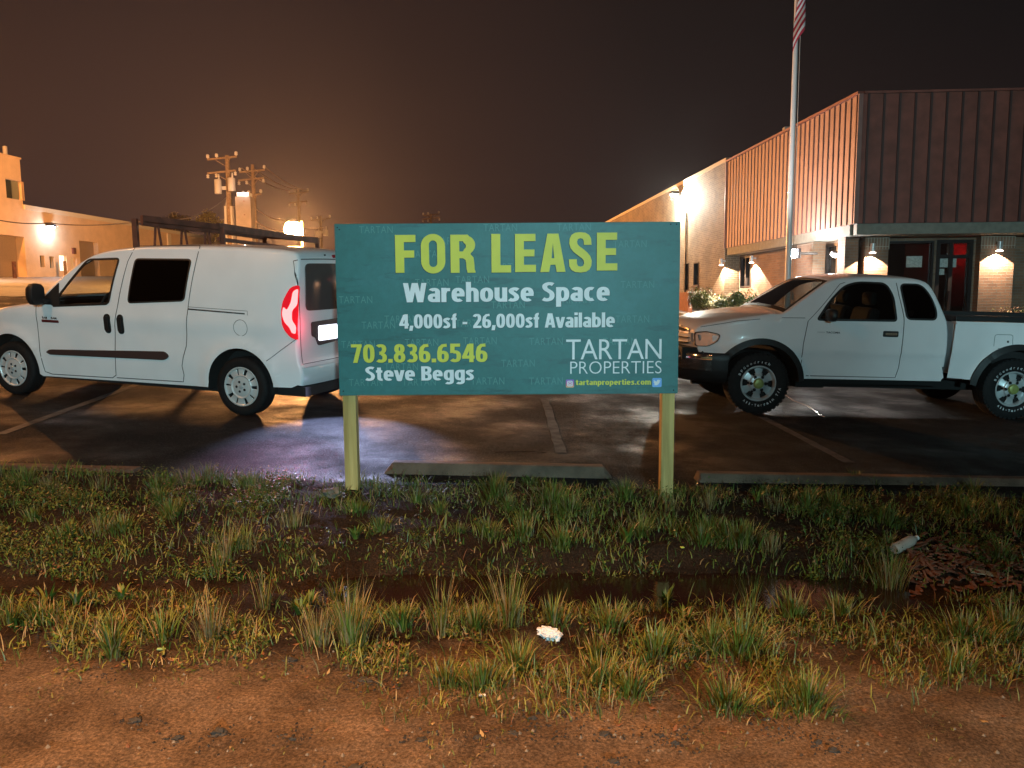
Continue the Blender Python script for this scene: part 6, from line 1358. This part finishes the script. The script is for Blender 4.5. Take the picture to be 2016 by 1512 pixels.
# pebbles in the dirt
PB_ = MB()
for k in range(1500):
    x = rnd.uniform(-2.6, 2.6); y = rnd.uniform(1.9, 3.3) if k % 3 else rnd.uniform(2.0, 2.7)
    if abs(x) > .72 * y + .3: continue
    z = H(x, y); r_ = .0012 + .008 * rnd.random() ** 4; vs = [Vector((math.cos(a) * r_ * rnd.uniform(.7, 1.3), math.sin(a) * r_ * rnd.uniform(.7, 1.3), 0)) for a in (0, 1.2, 2.5, 3.8, 5.1)]
    top_ = Vector((0, 0, r_ * rnd.uniform(.7, 1.3))); PB_.raw([Vector((x, y, z)) + v for v in vs] + [Vector((x, y, z)) + top_], [(i, (i + 1) % 5, 5) for i in range(5)])
PB_.build('gravel', M['stone'], kind='stuff')
def rock(name, px, py, sz, m, flat=.6, **k):
    x, y, z = ground_pt(px, py); bm = bmesh.new(); bmesh.ops.create_icosphere(bm, subdivisions=3, radius=1); sd0 = rnd.uniform(0, 90)
    for v in bm.verts:
        n_ = 1 + .6 * noise.noise(v.co * 1.3 + Vector((sd0, 0, 0))) + .5 * noise.noise(v.co * 3.2 + Vector((0, sd0, 0))) + .3 * noise.noise(v.co * 8 + Vector((0, sd0, 3))); v.co = Vector((v.co.x * sz[0] * n_, v.co.y * sz[1] * n_, v.co.z * sz[2] * n_))
    me = bpy.data.meshes.new(name); bm.to_mesh(me); bm.free(); me.materials.append(m); me.shade_smooth(); me.set_sharp_from_angle(angle=R(50)); o = bpy.data.objects.new(name, me); COL.objects.link(o); o.location = (x, y, z + sz[2] * .15); o.rotation_euler = (0, 0, rnd.uniform(-.5, .5)); return tag(o, **k)
rock('rock', 655, 975, (.065, .05, .045), M['stone'], label='pale rounded rock at the foot of the left sign post', cat='rock')
CL = [(432, 1445, .030), (350, 1455, .024), (265, 1420, .028), (720, 1340, .034), (805, 1482, .020), (570, 1300, .03), (940, 1452, .018), (1010, 1443, .022), (830, 1458, .022), (1020, 1330, .045), (110, 1270, .05), (575, 1455, .014), (1190, 1445, .022), (1300, 1448, .020), (1360, 1440, .018), (1110, 1400, .026), (1640, 1480, .022), (1610, 1462, .018), (1330, 1465, .018), (870, 1512, .02), (700, 1512, .025), (1210, 1500, .02), (1050, 1415, .02), (1510, 1418, .022), (295, 1355, .028)]
CL = [(a, b_, s_ * .72) for k_, (a, b_, s_) in enumerate(CL) if k_ % 5 != 4]; CL.sort(); ORD = 'first second third fourth fifth sixth seventh eighth ninth tenth eleventh twelfth thirteenth fourteenth fifteenth sixteenth seventeenth eighteenth nineteenth twentieth'.split() + ['sixth from right and', 'fourth from right and', 'third from right and', 'second from right and', 'rightmost and']
for i, (px, py, s_) in enumerate(CL):
    rock('soil_clod', px, py, (s_ * rnd.uniform(.8, 1.3), s_ * rnd.uniform(.5, .9), s_ * rnd.uniform(.4, .7)), M['clod'], label='dark soil clod on the bare dirt, %s counted from the left' % (ORD[i] if i < 20 else 'last') , cat='soil clod', group='dark soil clods on the dirt')
# dark organic crumbs strewn over the dirt
CR = MB()
for cx_, cy_, _s in CL + [(1150, 1400, 1), (1340, 1445, 1), (480, 1290, 1), (760, 1345, 1), (1540, 1440, 1), (1090, 1450, 1), (200, 1330, 1)]:
    for k in range(26):
        x, y, z = ground_pt(cx_ + rnd.gauss(0, 30), min(1520, cy_ + rnd.gauss(0, 11))); L = rnd.uniform(.003, .011); CR.box((x, y, z + .002), (L, L * rnd.uniform(.3, .8), .004), Matrix.Rotation(rnd.uniform(0, 6.28), 3, 'Z') @ Matrix.Rotation(rnd.gauss(0, .6), 3, 'Y'))
CR.build('soil_crumbs', M['clod'], kind='stuff')
# litter
x, y, z = ground_pt(1082, 1262); bm = bmesh.new(); bmesh.ops.create_icosphere(bm, subdivisions=4, radius=1)
for v in bm.verts:
    n_ = 1 + .5 * abs(noise.noise(v.co * 2.2)) - .45 * abs(noise.noise(v.co * 4.5 + Vector((4, 0, 0)))); v.co = Vector((v.co.x * .052 * n_, v.co.y * .03 * n_, (v.co.z * .028 + .012 * v.co.x * -1) * n_))
me = bpy.data.meshes.new('crumpled_paper'); bm.to_mesh(me); bm.free(); me.materials.append(M['paper']); me.shade_smooth(); me.set_sharp_from_angle(angle=R(25)); o = bpy.data.objects.new('crumpled_paper', me); COL.objects.link(o); o.location = (x, y, z + .035)
tag(o, label='crumpled white paper cup in the grass before the ditch', cat='litter')
def flat_bit(name, px, py, L, W_, m, ang, label, cat):
    x, y, z = ground_pt(px, py); mb = MB(); mb.box((0, 0, 0), (L, W_, .006)); o = mb.build(name, m, bevel=.001, label=label, cat=cat); o.location = (x, y, z + .012); o.rotation_euler = (.15, .1, ang)
flat_bit('white_stick', 948, 1374, .032, .009, M['paper'], .1, 'tiny white stick on the dirt below the grass tufts', 'litter')
flat_bit('green_scrap', 318, 1283, .035, .010, mat('green_plastic', (.25, .4, .16), .5), .2, 'pale green plastic scrap on the left dirt', 'litter')
flat_bit('yellow_scrap', 1343, 1082, .022, .016, mat('yellow_plastic', (.8, .75, .12), .5), .4, 'small yellow scrap near the right edge of the puddle', 'litter')
flat_bit('reddish_scrap', 1120, 1049, .035, .03, mat('orange_cardboard', (.5, .2, .1), .8), .8, 'small reddish cardboard scrap in the grass below the sign', 'litter')
flat_bit('cardboard_piece', 1940, 1132, .16, .05, mat('pale_cardboard', (.42, .33, .22), .8), -.3, 'pale torn cardboard piece lying on the bark litter', 'litter')
flat_bit('grey_rag', 1056, 966, .10, .05, mat('grey_cloth', (.17, .18, .15), .9, bump=.5), .3, 'grey rag lying in grass under the sign', 'litter')
# plastic bottle lying in the weeds
x, y, z = ground_pt(1780, 1092); mb = MB(); mb.lathe([(0.001, -.10), (.028, -.10), (.033, -.09), (.033, -.03), (.030, -.02), (.033, -.01), (.033, .05), (.028, .075), (.013, .10), (.013, .112)], 24)
bt = empty('plastic_bottle', (x, y, z + .05), label='clear plastic bottle lying in weeds left of the bark litter', cat='bottle'); bt.rotation_euler = (R(80), R(0), R(118)); mb.build('bottle_body', M['clearpl'], bt, smooth=35)
mb = MB(); mb.lathe([(.015, .104), (.015, .120), (0.001, .120)], 16); mb.build('cap', M['paper'], bt, smooth=35)

# ------------------------------------------------------------------ shrubs and trees
def shrub(x, y, z, w_, d_, h_, n, mats, probs, leaf, label, name='shrub', cat='shrub', group=None, seed=1):
    root = empty(name, (x, y, z), label=label, cat=cat, group=group); r2 = np.random.RandomState(seed); Bl = Blades(); st = MB(); lobes = []
    for k in range(max(7, int(n / 260))):
        a = r2.uniform(0, 6.283); q = math.sqrt(r2.rand()) * .7; c = np.array([math.cos(a) * q * w_ / 2, math.sin(a) * q * d_ / 2, h_ * r2.uniform(.35, .85) * (1 - .35 * q)]); lobes.append((c, h_ * r2.uniform(.16, .30)))
        st.tube([(0, 0, -.05), tuple(c * .5), tuple(c)], [.018, .012, .004], 5)
    per = n // len(lobes)
    for c, r_ in lobes:
        v = r2.normal(0, 1, (per, 3)); v /= np.linalg.norm(v, axis=1)[:, None]; P = c + v * (r_ * (r2.uniform(.35, 1.15, per)))[:, None]; P[:, 2] = np.maximum(P[:, 2], .03)
        L = r2.uniform(.7, 1.3, per) * leaf; Bl.leaves(P, L, L * .42, np.arctan2(v[:, 1], v[:, 0]) + r2.normal(0, .7, per), r2.uniform(-.5, 1.1, per), r2.choice(len(mats), per, p=probs))
    Bl.build('foliage', mats, parent=root); st.build('stems', M['bark'], root)
    return root
def bed(px, offb): # point on the bed seen at column px, offb metres out from the wall
    Wq = Wall(C2 - ns_ * offb, dd, ns_); s_ = Wq.s(px, 600)[0]; p_ = Wq.p(s_, 0); return p_.x, p_.y, .60 + .037 * s_
x, y, z = bed(1396, .75); shrub(x, y, z, 1.35, 1.2, 1.05, 3400, [M['bush'], M['bushdark'], M['leaf2']], [.55, .30, .15], .085, 'bright green shrub at the left end of the brick wall bed', group='shrubs beside the brick building', seed=3)
x, y, z = bed(1452, .75); shrub(x, y, z, 1.0, 1.0, .95, 2600, [M['bush'], M['bushdark'], M['leaf2']], [.30, .60, .10], .08, 'darker shrub in the middle of the brick wall bed', group='shrubs beside the brick building', seed=4)
x, y, z = bed(1493, .80); shrub(x, y, z, .85, .9, .85, 2200, [M['bush'], M['bushdark'], M['bushpinklit']], [.30, .55, .15], .075, 'small shrub close to the flagpole and truck windscreen', group='shrubs beside the brick building', seed=5)
p_ = Wf2.p(Wf2.s(1968, 600)[0], 0, .5); shrub(p_.x, p_.y, G(p_.x, p_.y), .95, .7, 1.15, 2600, [M['bushpinklit'], M['bush'], M['leaf5']], [.6, .25, .15], .06, 'pinkish lit shrub under the right downlight beyond the truck bed', group='shrubs beside the brick building', seed=6)
p_ = Wf2.p(Wf2.s(2012, 600)[0], 0, .7); shrub(p_.x, p_.y, G(p_.x, p_.y), .9, .8, 1.25, 2400, [M['bush'], M['bushpinklit'], M['bushdark']], [.5, .25, .25], .07, 'yellow green shrub at the right edge behind the truck bed', group='shrubs beside the brick building', seed=7)
def tree(px, ytop, Y, w_, h_, mats, probs, label, seed):
    p = at(px, ytop, Y); zg = G(p.x, Y); H_ = p.z - zg; root = empty('tree', (p.x, Y, zg), label=label, cat='tree', group='trees beyond the warehouse'); r2 = np.random.RandomState(seed); Bl = Blades(); st = MB()
    st.tube([(0, 0, -.2), (.1, 0, H_ * .4), (0, .1, H_ * .9)], [.22, .15, .04], 8)
    for k in range(16):
        a = r2.uniform(0, 6.283); q = r2.uniform(.15, .95); zz = H_ - h_ * (.12 + .75 * q * r2.uniform(.5, 1.2)); c = np.array([math.cos(a) * q * w_ / 2, math.sin(a) * q * w_ / 2, zz]); st.tube([(0, 0, H_ * .45), tuple(c * [.5, .5, 1] - [0, 0, .6]), tuple(c)], [.07, .04, .01], 5)
        v = r2.normal(0, 1, (170, 3)); v /= np.linalg.norm(v, axis=1)[:, None]; P = c + v * (r2.uniform(.2, 1, 170) * h_ * .22)[:, None]; L = r2.uniform(.16, .34, 170)
        Bl.leaves(P, L, L * .6, r2.uniform(0, 6.283, 170), r2.uniform(-.6, .9, 170), r2.choice(len(mats), 170, p=probs))
    Bl.build('crown', mats, parent=root); st.build('trunk', M['bark'], root)
ty = mat('lit_tree_leaf', (.55, .45, .07), .6, var=.3); td = mat('dim_lit_tree_leaf', (.16, .11, .04), .6, var=.3)  # lamplit and dim tones put into the leaf colours
tree(408, 413, 88, 2.9, 3.2, [ty, td], [.75, .25], 'small yellow lit treetop above the steel rack', 3); tree(349, 410, 92, 3.2, 3.4, [td, ty], [.9, .1], 'dim brown treetop left of the yellow lit one', 4)
